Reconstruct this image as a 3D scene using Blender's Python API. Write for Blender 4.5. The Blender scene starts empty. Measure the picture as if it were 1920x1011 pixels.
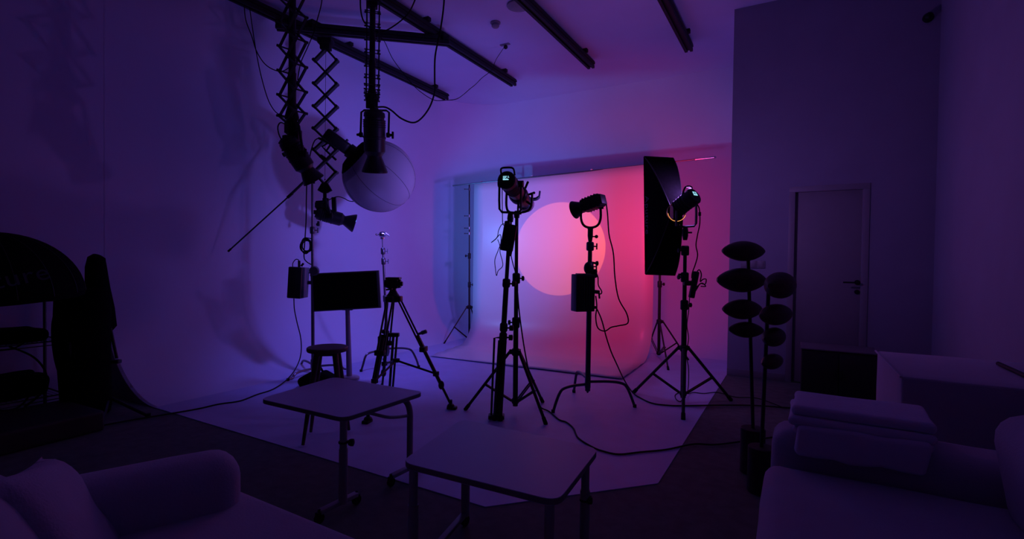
import bpy, bmesh, math, random
from mathutils import Vector, Matrix, noise

random.seed(7)
SC = bpy.context.scene
COL = SC.collection
PI = math.pi

# ------------------------------------------------------------------ camera
H = 1.30                                    # lens height above the floor
FPX = 941.07                                # focal length in pixels of the 1920 px wide frame
YAW, PITCH, ROLL = 0.5154918904, -0.0181789722, 0.0132073687
FW = Vector((-math.sin(YAW)*math.cos(PITCH), math.cos(YAW)*math.cos(PITCH), math.sin(PITCH)))
_rt = Vector((math.cos(YAW), math.sin(YAW), 0)); _up = _rt.cross(FW)
RT = _rt*math.cos(ROLL) + _up*math.sin(ROLL)
UP = -_rt*math.sin(ROLL) + _up*math.cos(ROLL)
CAMP = Vector((0, 0, H))
cam = bpy.data.cameras.new('camera'); cam.sensor_width = 36.0; cam.lens = FPX/1920*36
cam.clip_start = 0.05; cam.clip_end = 100
camo = bpy.data.objects.new('camera', cam); COL.objects.link(camo)
camo.matrix_world = Matrix(((RT.x, UP.x, -FW.x, 0), (RT.y, UP.y, -FW.y, 0), (RT.z, UP.z, -FW.z, H), (0, 0, 0, 1)))
SC.camera = camo

# ------------------------------------------------------------------ world, view
w = bpy.data.worlds.new('world'); SC.world = w; w.use_nodes = True
w.node_tree.nodes['Background'].inputs[0].default_value = (0.02, 0.016, 0.05, 1)
w.node_tree.nodes['Background'].inputs[1].default_value = 0.05
SC.view_settings.view_transform = 'Standard'
SC.view_settings.look = 'None'
SC.view_settings.gamma = 1.0
SC.view_settings.use_curve_mapping = False
SC.view_settings.exposure = 0.2

# ------------------------------------------------------------------ lamp settings (lamps are placed with their fixtures)
BLUE_W, BLUE_C = 80, (0.09, 0.31, 1.0)
PINK_W, PINK_C = 108, (1.0, 0.18, 0.04)
RED_W, RED_C = 11.3, (1.0, 0.010, 0.05)
VIO_W, VIO_C = 195, (0.24, 0.15, 1.0)
DOWN_FILL_W, DOWN_FILL_C = 56, (0.18, 0.12, 1.0)
LEAK_FILL_W, LEAK_FILL_C = 14.0, (0.46, 0.18, 1.0)

# ------------------------------------------------------------------ helpers
def ray(px, py): return (px-960)*RT - (py-505.5)*UP + FPX*FW
def G(px, py, z=0.0):
    d = ray(px, py); return CAMP + d*((z-H)/d.z)
def D(px, py, dep): return CAMP + ray(px, py)/FPX*dep
HF = Vector((-math.sin(YAW), math.cos(YAW), 0))
def PV(px, py, xy, off=0.0):
    """point above/below floor point xy (same distance in front of the camera) seen in direction px,py"""
    d = ray(px, py); return CAMP + d*(((xy[0]*HF.x+xy[1]*HF.y)+off)/d.dot(HF))
def onY(px, py, Y): d = ray(px, py); return CAMP + d*(Y/d.y)
def onX(px, py, X): d = ray(px, py); return CAMP + d*(X/d.x)
def V(*a): return Vector(a)

def frames(pts):
    n = len(pts); T = []
    for i in range(n):
        a = pts[max(i-1, 0)]; b = pts[min(i+1, n-1)]
        t = (b-a)
        if t.length < 1e-9: t = V(0, 0, 1)
        T.append(t.normalized())
    ref = V(0, 0, 1) if abs(T[0].z) < .9 else V(1, 0, 0)
    u = T[0].cross(ref).normalized(); out = []
    for i in range(n):
        u = (u - T[i]*u.dot(T[i]))
        if u.length < 1e-6: u = T[i].orthogonal()
        u.normalize(); out.append((u.copy(), T[i].cross(u)))
    return out

def smooth(pts, sub=6):
    P = [Vector(p) for p in pts]; out = []
    for i in range(len(P)-1):
        p0 = P[max(i-1, 0)]; p1 = P[i]; p2 = P[i+1]; p3 = P[min(i+2, len(P)-1)]
        for k in range(sub):
            t = k/sub
            out.append(0.5*((2*p1)+(p2-p0)*t+(2*p0-5*p1+4*p2-p3)*t*t+(3*p1-p0-3*p2+p3)*t**3))
    out.append(P[-1]); return out

class MB:
    def __init__(s): s.bm = bmesh.new()
    def tube(s, pts, r, seg=10, caps=True, flat=None):
        pts = [Vector(p) for p in pts]; n = len(pts)
        rr = r if isinstance(r, (list, tuple)) else [r]*n
        fr = frames(pts); rings = []
        for p, q, (u, v) in zip(pts, rr, fr):
            q = max(q, 1e-5)
            rings.append([s.bm.verts.new(p + (u*math.cos(2*PI*k/seg) + v*math.sin(2*PI*k/seg)*(flat or 1))*q) for k in range(seg)])
        for a, b in zip(rings, rings[1:]):
            for k in range(seg):
                s.bm.faces.new((a[k], a[(k+1) % seg], b[(k+1) % seg], b[k]))
        if caps:
            s.bm.faces.new(rings[0][::-1]); s.bm.faces.new(rings[-1])
        return s
    def cyl(s, a, b, r, r2=None, seg=14): return s.tube([a, b], [r, r if r2 is None else r2], seg)
    def lathe(s, p0, d, prof, seg=24, caps=True):
        """prof: (distance along d, radius)"""
        p0 = Vector(p0); d = Vector(d).normalized()
        u = d.orthogonal().normalized(); v = d.cross(u); rings = []
        for t, r in prof:
            r = max(r, 1e-5)
            rings.append([s.bm.verts.new(p0+d*t+(u*math.cos(2*PI*k/seg)+v*math.sin(2*PI*k/seg))*r) for k in range(seg)])
        for a, b in zip(rings, rings[1:]):
            for k in range(seg):
                s.bm.faces.new((a[k], a[(k+1) % seg], b[(k+1) % seg], b[k]))
        if caps:
            s.bm.faces.new(rings[0][::-1]); s.bm.faces.new(rings[-1])
        return s
    def box(s, c, size, M=None, bev=0.0, seg=2):
        t = bmesh.new(); bmesh.ops.create_cube(t, size=1.0)
        bmesh.ops.scale(t, vec=Vector(size), verts=t.verts)
        if bev > 0: bmesh.ops.bevel(t, geom=list(t.edges), offset=bev, segments=seg, profile=.5, affect='EDGES')
        mt = Matrix.Translation(Vector(c)) @ ((M.to_4x4()) if M is not None else Matrix())
        bmesh.ops.transform(t, matrix=mt, verts=t.verts)
        me = bpy.data.meshes.new('tmp'); t.to_mesh(me); t.free(); s.bm.from_mesh(me); bpy.data.meshes.remove(me)
        return s
    def beam(s, a, b, wd, th, up=V(0, 0, 1), bev=0.0):
        a = Vector(a); b = Vector(b); d = (b-a); L = d.length; x = d.normalized()
        y = up.cross(x)
        if y.length < 1e-4: y = x.orthogonal()
        y.normalize(); z = x.cross(y)
        M = Matrix((x, y, z)).transposed()
        return s.box((a+b)/2, (L, wd, th), M, bev)
    def prism(s, poly, off):
        """polygon (3-D points) extruded by vector off"""
        off = Vector(off); a = [s.bm.verts.new(Vector(p)) for p in poly]; b = [s.bm.verts.new(Vector(p)+off) for p in poly]
        n = len(a); s.bm.faces.new(a[::-1]); s.bm.faces.new(b)
        for k in range(n): s.bm.faces.new((a[k], a[(k+1) % n], b[(k+1) % n], b[k]))
        return s
    def grid(s, rows):
        R = [[s.bm.verts.new(Vector(p)) for p in r] for r in rows]
        for a, b in zip(R, R[1:]):
            for k in range(len(a)-1):
                s.bm.faces.new((a[k], a[k+1], b[k+1], b[k]))
        return s
    def ball(s, c, r, sc=(1, 1, 1), M=None, seg=20):
        t = bmesh.new(); bmesh.ops.create_uvsphere(t, u_segments=seg, v_segments=max(8, seg//2), radius=r)
        bmesh.ops.scale(t, vec=Vector(sc), verts=t.verts)
        bmesh.ops.transform(t, matrix=Matrix.Translation(Vector(c)) @ (M.to_4x4() if M is not None else Matrix()), verts=t.verts)
        me = bpy.data.meshes.new('tmp'); t.to_mesh(me); t.free(); s.bm.from_mesh(me); bpy.data.meshes.remove(me)
        return s

WL = {}                                       # world location of each object's root
def finish(name, mb, mat, loc, ang=35):
    bm = mb.bm; bmesh.ops.recalc_face_normals(bm, faces=list(bm.faces))
    bmesh.ops.translate(bm, vec=-Vector(loc), verts=bm.verts)
    me = bpy.data.meshes.new(name); bm.to_mesh(me); bm.free()
    me.materials.append(mat)
    for p in me.polygons: p.use_smooth = True
    me.set_sharp_from_angle(angle=math.radians(ang))
    o = bpy.data.objects.new(name, me); COL.objects.link(o); return o
def tag(o, label, cat, group=None):
    o['label'] = label; o['category'] = cat
    if group: o['group'] = group
    return o
def thing(name, label, cat, loc, group=None):
    o = bpy.data.objects.new(name, None); COL.objects.link(o); o.empty_display_size = .1
    o.location = loc; WL[o.name] = Vector(loc); return tag(o, label, cat, group)
def part(name, mb, mat, parent, label=None, ang=35):
    o = finish(name, mb, mat, WL[parent.name], ang); o.parent = parent; WL[o.name] = WL[parent.name]
    if label: o['label'] = label
    return o
def solo(name, mb, mat, label, cat, loc, group=None, ang=35):
    o = finish(name, mb, mat, loc, ang); o.location = loc; WL[o.name] = Vector(loc); return tag(o, label, cat, group)
def struct(name, mb, mat, loc=(0, 0, 0), ang=35):
    o = finish(name, mb, mat, loc, ang); o.location = loc; o['kind'] = 'structure'; WL[o.name] = Vector(loc); return o
def lamp(name, kind, loc, direction, watts, colour, parent=None, **kw):
    l = bpy.data.lights.new(name, kind); l.energy = watts; l.color = colour
    for k, v in kw.items(): setattr(l, k, v)
    o = bpy.data.objects.new(name, l); COL.objects.link(o)
    q = Vector(direction).to_track_quat('-Z', 'Y')
    if parent is not None:
        o.parent = parent; o.location = Vector(loc) - WL[parent.name]
    else: o.location = loc
    o.rotation_mode = 'QUATERNION'; o.rotation_quaternion = q
    return o

# ------------------------------------------------------------------ materials
def mat(name, col, rough=.6, metal=0.0, spec=.5, var=0.0, scale=8.0, bump=0.0, bscale=60.0, emit=None, es=0.0, sheen=0.0, trans=0.0):
    m = bpy.data.materials.new(name); m.use_nodes = True; nt = m.node_tree; b = nt.nodes['Principled BSDF']
    b.inputs['Base Color'].default_value = (*col, 1); b.inputs['Roughness'].default_value = rough
    b.inputs['Metallic'].default_value = metal; b.inputs['Specular IOR Level'].default_value = spec
    if sheen: b.inputs['Sheen Weight'].default_value = sheen
    if emit: b.inputs['Emission Color'].default_value = (*emit, 1); b.inputs['Emission Strength'].default_value = es
    tc = nt.nodes.new('ShaderNodeTexCoord')
    if var > 0:
        n = nt.nodes.new('ShaderNodeTexNoise'); n.inputs['Scale'].default_value = scale; n.inputs['Detail'].default_value = 5
        nt.links.new(tc.outputs['Object'], n.inputs['Vector'])
        r = nt.nodes.new('ShaderNodeValToRGB'); e = r.color_ramp.elements
        e[0].position = .3; e[1].position = .7
        e[0].color = (*[c*(1-var) for c in col], 1); e[1].color = (*[min(1, c*(1+var)) for c in col], 1)
        nt.links.new(n.outputs['Fac'], r.inputs['Fac']); nt.links.new(r.outputs['Color'], b.inputs['Base Color'])
    if bump > 0:
        n2 = nt.nodes.new('ShaderNodeTexNoise'); n2.inputs['Scale'].default_value = bscale; n2.inputs['Detail'].default_value = 4
        nt.links.new(tc.outputs['Object'], n2.inputs['Vector'])
        bp = nt.nodes.new('ShaderNodeBump'); bp.inputs['Strength'].default_value = bump; bp.inputs['Distance'].default_value = .01
        nt.links.new(n2.outputs['Fac'], bp.inputs['Height']); nt.links.new(bp.outputs['Normal'], b.inputs['Normal'])
    if trans > 0:
        t = nt.nodes.new('ShaderNodeBsdfTranslucent'); t.inputs['Color'].default_value = (*col, 1)
        mx = nt.nodes.new('ShaderNodeMixShader'); mx.inputs[0].default_value = trans
        out = nt.nodes['Material Output']
        nt.links.new(b.outputs[0], mx.inputs[1]); nt.links.new(t.outputs[0], mx.inputs[2]); nt.links.new(mx.outputs[0], out.inputs['Surface'])
    return m

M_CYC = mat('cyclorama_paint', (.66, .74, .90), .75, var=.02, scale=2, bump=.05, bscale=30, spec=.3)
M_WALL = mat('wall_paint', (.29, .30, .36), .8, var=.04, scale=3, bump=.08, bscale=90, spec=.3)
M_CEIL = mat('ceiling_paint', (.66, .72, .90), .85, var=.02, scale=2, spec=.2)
M_FLOOR = mat('grey_floor', (.115, .15, .12), .8, var=.18, scale=14, bump=.15, bscale=180, spec=.25)
M_CYCF = mat('cyclorama_floor_paint', (.50, .58, .82), .55, var=.05, scale=5, bump=.05, bscale=40, spec=.35)
M_TRIM = mat('trim_paint', (.22, .22, .23), .5)
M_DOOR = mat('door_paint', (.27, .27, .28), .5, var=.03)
M_BLK = mat('black_metal', (.012, .012, .014), .42, spec=.35)
M_BLKM = mat('matt_black_metal', (.008, .008, .009), .65, spec=.25)
M_PLA = mat('black_plastic', (.010, .010, .012), .5, spec=.3)
M_RAIL = mat('rail_black', (.012, .012, .013), .6, spec=.3)
M_FAB = mat('black_fabric', (.005, .005, .006), 1.0, spec=.04, var=.2, scale=40, bump=.2, bscale=220)
M_CHR = mat('chrome', (.62, .62, .64), .22, metal=1.0, var=.05)
M_STL = mat('dull_steel', (.16, .16, .18), .35, metal=.9, var=.08)
M_GREY = mat('grey_plastic', (.16, .16, .17), .5)
M_CABLE = mat('cable_rubber', (.010, .010, .011), .7, spec=.2)
M_SCRN = mat('monitor_glass', (.002, .002, .003), .35, spec=.2)
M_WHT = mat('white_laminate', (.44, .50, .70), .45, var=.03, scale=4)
M_WHTM = mat('white_metal', (.30, .30, .31), .45)
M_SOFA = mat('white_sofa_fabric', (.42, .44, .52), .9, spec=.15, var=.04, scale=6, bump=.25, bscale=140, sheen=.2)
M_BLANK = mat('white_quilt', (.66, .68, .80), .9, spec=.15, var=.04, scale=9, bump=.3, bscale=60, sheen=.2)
M_WOOD = mat('dark_wood', (.055, .026, .018), .5, var=.35, scale=18, bump=.1)
M_STOOL = mat('stool_wood', (.09, .05, .04), .5, var=.25, scale=12)
M_CONC = mat('dark_plinth', (.02, .018, .02), .8, var=.3, scale=20)
M_LANT = mat('white_diffusion_cloth', (.55, .55, .58), .85, spec=.1, trans=.35)
M_SEAM = mat('seam_thread', (.12, .12, .14), .9)
M_PAPER = mat('glossy_white_vinyl', (.80, .80, .80), .33, spec=.5)
M_PRINT = mat('grey_print', (.10, .10, .13), .7)
M_LCD = mat('lcd_text', (.1, .2, .3), .4, emit=(.35, .8, 1.0), es=1.2)
M_LCDB = mat('lcd_dark', (.004, .004, .006), .3)
M_GOLD = mat('brass_ring', (.55, .30, .10), .35, metal=1.0)
M_ORNG = mat('lit_gap', (.4, .15, .05), .5, emit=(1.0, .42, .12), es=.9)
M_DETECT = mat('ceiling_device_plastic', (.25, .25, .27), .5)
M_SHELF = mat('wire_rack_metal', (.09, .09, .10), .45, metal=.5)
M_CASE = mat('dark_case', (.014, .012, .014), .6)

# ------------------------------------------------------------------ room shell
CH = 4.22                # ceiling height
XL, XR = -5.65, 1.17     # room left / right walls
YB = 8.12                # cyclorama back wall
YW = 6.31                # door wall
XC = -0.68               # right side of the cyclorama bay
YF = 2.212               # front edge of the cyclorama floor
YR = -1.6                # wall behind the camera

mb = MB(); mb.box(((XL+XR)/2, (YR+YW)/2, -.05), (XR-XL+.4, YW-YR, .1)); struct('floor', mb, M_FLOOR)
mb = MB(); mb.box(((XL+XR)/2, (YR+YB)/2, CH+.05), (XR-XL+.4, YB-YR+.4, .1)); struct('ceiling', mb, M_CEIL)
mb = MB(); mb.box((XL-.0515, (YR+YB)/2, CH/2), (.1, YB-YR+.3, CH)); struct('wall_left', mb, M_CYC)
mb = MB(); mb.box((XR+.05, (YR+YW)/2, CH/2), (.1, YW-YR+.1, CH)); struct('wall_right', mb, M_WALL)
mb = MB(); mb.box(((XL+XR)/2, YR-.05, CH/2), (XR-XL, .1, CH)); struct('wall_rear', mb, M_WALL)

# cyclorama: wall and floor joined by a curve, rounded back left corner
R = .92; Rc = 1.0
def outline():
    pts = []
    n = 16
    for i in range(n+1): pts.append((XL, YF + (YB-Rc-YF)*i/n, 1, 0))
    for i in range(1, 13):
        a = PI/2*i/13
        pts.append((XL+Rc-Rc*math.cos(a), YB-Rc+Rc*math.sin(a), math.cos(a), -math.sin(a)))
    for i in range(n+1): pts.append((XL+Rc + (XC-XL-Rc)*i/n, YB, 0, -1))
    return pts
rows = []
for x, y, nx, ny in outline():
    row = [(x, y, CH), (x, y, 2.5)]
    for k in range(0, 17):
        a = PI/2*k/16
        off = R*(1-math.cos(a)); z = R*(1-math.sin(a))+.0045
        row.append((x+nx*off, y+ny*off, z))
    rows.append(row)
mb = MB(); mb.grid(rows); struct('wall_back', mb, M_CYC, ang=60)
# end face of the curve, seen as a dark flare at the front of the left wall
poly = [(XL-.01, YF-.004, 0), (XL-.01, YF-.004, R+.6)] + [(XL+R*(1-math.cos(PI/2*k/16)), YF-.004, R*(1-math.sin(PI/2*k/16))+.0045) for k in range(17)] + [(XL+R, YF-.004, 0)]
mb = MB(); mb.prism(poly, (0, .03, 0)); struct('trim_1', mb, M_TRIM)
# white floor slab with the clipped corner
fl = [(XL+R-.02, YF), (-1.395, YF), (XC, 2.97), (XC, YW+.01), (XC, YB-R+.02), (XL+Rc, YB-R+.02), (XL+R-.02, YB-Rc)]
mb = MB(); mb.prism([(x, y, -.002) for x, y in fl], (0, 0, .007)); struct('floor_cyclorama', mb, M_CYCF)
# inner side of the bay and the door wall
mb = MB(); mb.box((XC+.05, (YW+YB)/2+.06, CH/2), (.1, YB-YW-.10, CH)); struct('wall_right_bay', mb, M_CYC)
DX0, DX1, DH = -.055, .60, 2.13
d0 = onY(1480, 351, YW); d1 = onY(1632, 346, YW)
DX0, DX1, DH = d0.x, d1.x, d0.z
mb = MB()
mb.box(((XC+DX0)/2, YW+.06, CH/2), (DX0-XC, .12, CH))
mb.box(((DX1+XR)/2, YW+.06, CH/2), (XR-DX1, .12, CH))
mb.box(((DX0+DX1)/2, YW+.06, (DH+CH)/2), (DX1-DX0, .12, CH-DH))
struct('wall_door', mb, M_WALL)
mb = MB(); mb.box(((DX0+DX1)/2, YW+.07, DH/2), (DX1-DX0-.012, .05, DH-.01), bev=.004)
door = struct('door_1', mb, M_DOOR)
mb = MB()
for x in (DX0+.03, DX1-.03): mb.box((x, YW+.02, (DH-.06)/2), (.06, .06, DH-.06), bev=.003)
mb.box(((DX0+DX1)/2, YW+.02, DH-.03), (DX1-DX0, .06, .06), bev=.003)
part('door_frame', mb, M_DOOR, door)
hp = onY(1608, 530, YW); mb = MB()
mb.cyl(hp+V(0, .05, 0), hp+V(0, -.05, 0), .012); mb.tube([hp+V(0, -.05, 0), hp+V(-.06, -.052, 0), hp+V(-.13, -.05, 0)], .009)
mb.lathe(hp+V(0, .046, 0), (0, -1, 0), [(0, .026), (.01, .026)])
mb.lathe(hp+V(0, .046, -.10), (0, -1, 0), [(0, .024), (.01, .024)])
part('door_handle', mb, M_BLK, door)
mb = MB(); mb.box(((XC+DX0)/2, YW-.006, .04), (DX0-XC, .012, .08), bev=.002); mb.box(((DX1+XR)/2, YW-.006, .04), (XR-DX1, .012, .08), bev=.002)
struct('baseboard_door_wall', mb, M_TRIM)
mb = MB(); mb.box((XR-.006, (YR+YW)/2, .04), (.012, YW-YR-.02, .08), bev=.002); struct('baseboard_right', mb, M_TRIM)

# wall switches
for i, (px, pos) in enumerate(((1396, 'left'), (1412, 'middle'), (1427, 'right'))):
    c = onY(px, 496, YW-.008)
    t = thing('wall_switch', f'{pos} one of three pale square switches on the door wall beside the wooden spindle lamps', 'light switch', c, 'wall switches by the bay corner')
    m = MB(); m.box(c, (.082, .012, .085), bev=.004); part('plate', m, M_TRIM, t)
    m = MB(); m.box(c+V(0, -.007, 0), (.05, .008, .06), bev=.002); part('rocker', m, M_TRIM, t)
c = onY(1740, 34, YW)
t = thing('wall_camera', 'small round dark device high on the door wall near the right corner', 'camera', c)
m = MB(); m.lathe(c, (0, -1, 0), [(0, .045), (.02, .045), (.03, .03)]); part('base', m, M_PLA, t)
m = MB(); m.ball(c+V(0, -.045, 0), .036); part('dome', m, M_PLA, t)

# ------------------------------------------------------------------ ceiling rails
RAILS = [(-5.36, 7.06, 'black ceiling rail nearest the left wall, with the cross rail hanging under it', -.6),
         (-3.98, 7.00, 'black ceiling rail above the white globe diffuser, second from the left wall', -.6),
         (-2.63, 6.88, 'black ceiling rail pointing at the backdrop, just right of the smoke detector', -.6),
         (-1.29, 6.93, 'short visible black ceiling rail, nearest the door wall corner', -.6)]
def rail_mesh(a, b, wd=.10, h=.10):
    d = (b-a).normalized(); s = V(-d.y, d.x, 0); u = V(0, 0, 1)
    prof = [(-wd/2, 0), (-wd/2, h*.42), (-wd*.34, h*.5), (-wd/2, h*.58), (-wd/2, h), (wd/2, h), (wd/2, h*.58), (wd*.34, h*.5), (wd/2, h*.42), (wd/2, 0), (wd*.16, 0), (wd*.16, h*.22), (-wd*.16, h*.22), (-wd*.16, 0)]
    m = MB(); m.prism([a+s*x+u*z for x, z in prof], b-a); return m
for x, y1, lab, y0 in RAILS:
    a = V(x, y0, CH-.145); b = V(x, y1, CH-.145)
    t = thing('ceiling_rail', lab, 'rail', V(x, y1, CH-.045), 'ceiling rails of the studio')
    part('track', rail_mesh(a, b), M_RAIL, t)
    for yy in (y1-.35, y1-2.2, y1-4.1):
        m = MB(); m.box((x, yy, CH-.02), (.15, .06, .05), bev=.004); m.cyl((x+.065, yy, CH-.05), (x+.065, yy, CH-.005), .008, seg=8)
        part('ceiling_bracket', m, M_RAIL, t)
    for s_ in (1,):
        m = MB(); m.box((x, y1+.006, CH-.07), (.104, .012, .03)); part('end_stop', m, M_RAIL, t)
# cross rail
ZC = CH-.25
ca = G(535, 57, ZC); cb = G(841, 85, ZC); ca.z = cb.z = ZC
cd = (cb-ca).normalized(); ca = ca - cd*.1
t = thing('cross_rail', 'black cross rail slung below two ceiling rails, running left to right', 'rail', (ca+cb)/2)
part('track', rail_mesh(ca, cb, .095, .10), M_RAIL, t)
for frac in (.08, .2, .96):
    p = ca.lerp(cb, frac)
    m = MB(); m.box(p+V(0, 0, .1), (.15, .13, .05), bev=.005)
    for sx in (-1, 1):
        for sy in (-1, 1): m.cyl(p+V(.06*sx, .05*sy, .02), p+V(.06*sx, .05*sy, .12), .012, seg=8)
    part('trolley', m, M_BLKM, t)

# ceiling devices
c = G(929, 42, CH); t = thing('smoke_detector', 'small round pale smoke detector on the ceiling between two rails', 'smoke detector', c)
m = MB(); m.lathe(c, (0, 0, -1), [(0, .062), (.015, .062), (.02, .055)]); part('base', m, M_DETECT, t)
m = MB(); m.lathe(c+V(0, 0, -.018), (0, 0, -1), [(0, .045), (.03, .048), (.045, .035), (.05, .02)]); part('sensor_head', m, M_DETECT, t)
c = G(972, 9, CH); t = thing('ceiling_disc', 'shallow pale disc on the ceiling touching the top frame edge', 'ceiling light', c)
m = MB(); m.lathe(c, (0, 0, -1), [(0, .13), (.02, .13), (.03, .11)], seg=32); part('rim', m, M_DETECT, t)
m = MB(); m.lathe(c+V(0, 0, -.028), (0, 0, -1), [(0, .10), (.012, .07), (.016, .03)], seg=32); part('cover', m, M_DETECT, t)
c = G(947, 83, CH); t = thing('ceiling_hook', 'small ceiling hook plate that a thin cable hangs from', 'hook', c)
m = MB(); m.box(c+V(0, 0, -.006), (.14, .05, .012), bev=.003); part('plate', m, M_DETECT, t)
m = MB(); m.ball(c+V(.01, 0, -.04), .028); m.cyl(c+V(.01, 0, 0), c+V(.01, 0, -.03), .01); part('hook', m, M_BLK, t)

# ------------------------------------------------------------------ scissor hangers
def scissor(name, label, top, wdir, levels, width, gap, bar, group, pole=None, rods=True, split=.5):
    """levels: z of the crossing points from top to bottom"""
    wdir = Vector(wdir).normalized(); nd = V(0, 0, 1).cross(wdir)
    t = thing(name, label, 'hanger', top, group)
    P = lambda s, z, g: V(top[0], top[1], z) + wdir*s*width/2 + nd*g*gap/2
    m = MB(); m.box(V(top[0], top[1], top[2]-.03), (.17, .13, .07), Matrix((wdir, nd, V(0, 0, 1))).transposed(), bev=.01)
    m.box(V(top[0], top[1], top[2]-.09), (.12, .10, .08), Matrix((wdir, nd, V(0, 0, 1))).transposed(), bev=.01)
    part('trolley', m, M_BLKM, t)
    gs = (-1, 1) if gap > 0 else (0,)
    for i in range(len(levels)-1):
        z0, z1 = levels[i], levels[i+1]; zm = (z0+z1)/2
        for g in gs:
            for sg in (-1, 1):
                # each link runs from the side joint above through the crossing to the side joint below
                za = levels[i-1]*.5+z0*.5 if i > 0 else z0
                a = P(sg, za, g) if i > 0 else P(0, z0, g)
                b = P(-sg, zm, g)
                m = MB(); o = nd*(bar*.35*sg); m.beam(a+o, b+o, bar*.7, bar, up=nd)
                part('link', m, M_BLK, t)
        for sg in (-1, 1):
            a = P(sg, zm, -1)-nd*.02; L_ = gap+.04; q1 = bar*.36; q2 = bar*.62
            m = MB(); m.lathe(a, nd, [(0, q2), (.034, q2), (.035, q1), (L_-.035, q1), (L_-.034, q2), (L_, q2)] if L_ > .08 else [(0, q2), (L_, q2)], seg=10)
            part('joint_pin', m, M_BLK, t)
    zl = levels[-1]; zp = (levels[-2]+zl)/2
    for g in gs:
        for sg in (-1, 1):
            m = MB(); m.beam(P(sg, zp, g), P(0, zl, g), bar*.7, bar, up=nd); part('link', m, M_BLK, t)
    bz = zl
    m = MB()
    for sg in (-1, 1): m.beam(P(0, bz+.01, 0), P(sg*.42, bz-.09, 0), .05+gap*.6, .035, up=nd)
    m.box(V(top[0], top[1], bz-.04), (.07, .06+gap*.5, .10), Matrix((wdir, nd, V(0, 0, 1))).transposed(), bev=.008)
    m.cyl(V(top[0], top[1], bz-.02), V(top[0], top[1], bz-.19), .022)
    part('lower_bracket', m, M_BLKM, t)
    if pole:
        m = MB(); m.cyl(V(top[0], top[1], top[2]), V(top[0], top[1], pole), .030); 
        m.cyl(V(top[0], top[1], pole+.32), V(top[0], top[1], pole+.02), .036)
        part('mast', m, M_BLK, t)
        m = MB(); m.lathe(V(top[0], top[1], pole+.03), (0, 0, -1), [(0, .036), (.10, .06), (.12, .06)]); part('mast_end', m, M_BLKM, t)
    return t

def zpx(px, py, xy): return PV(px, py, xy).z
# (1) left hanger with mast in front
T1 = G(549, -105, CH-.145); x1 = (T1.x, T1.y)
lv = [zpx(552, y, x1) for y in (-80, -32, 14, 59, 106, 152, 198, 232)]
wd1 = _rt*math.cos(math.radians(38)) - HF*math.sin(math.radians(38))
pole1 = zpx(556, 205, x1)
hang1 = scissor('scissor_hanger', 'black scissor hanger with a thick central mast, leftmost of the three', T1, wd1, lv, .27, .10, .020, 'scissor hangers under the ceiling rails', pole=pole1)
# (2) slim hanger without mast
T2 = G(611, 74, CH-.25); x2 = (T2.x, T2.y)
lv = [zpx(612, y, x2) for y in (91, 136, 179, 221, 262, 300, 346)]
hang2 = scissor('scissor_hanger', 'black scissor hanger without a mast, forming a chain of open diamonds', T2, _rt, lv, .275, .03, .034, 'scissor hangers under the ceiling rails')
m = MB(); m.cyl(V(x2[0], x2[1], T2.z), V(x2[0], x2[1], lv[-1]-.02), .0025, seg=6); m.ball(V(x2[0], x2[1], lv[-1]+.06), .008, seg=8); part('safety_wire', m, M_CABLE, hang2)
# (3) hanger seen edge-on with mast
T3 = G(699, -10, CH-.145); x3 = (T3.x, T3.y)
vd = V(T3.x, T3.y, 0).normalized()
lv = [zpx(700, y, x3) for y in (0, 22, 47, 72, 98, 118, 148, 160, 171, 178, 187)]
pole3 = zpx(702, 172, x3)
hang3 = scissor('scissor_hanger', 'black scissor hanger seen edge-on around a straight mast, rightmost of the three', T3, vd, lv, .24, .125, .014, 'scissor hangers under the ceiling rails', pole=pole3)

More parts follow.
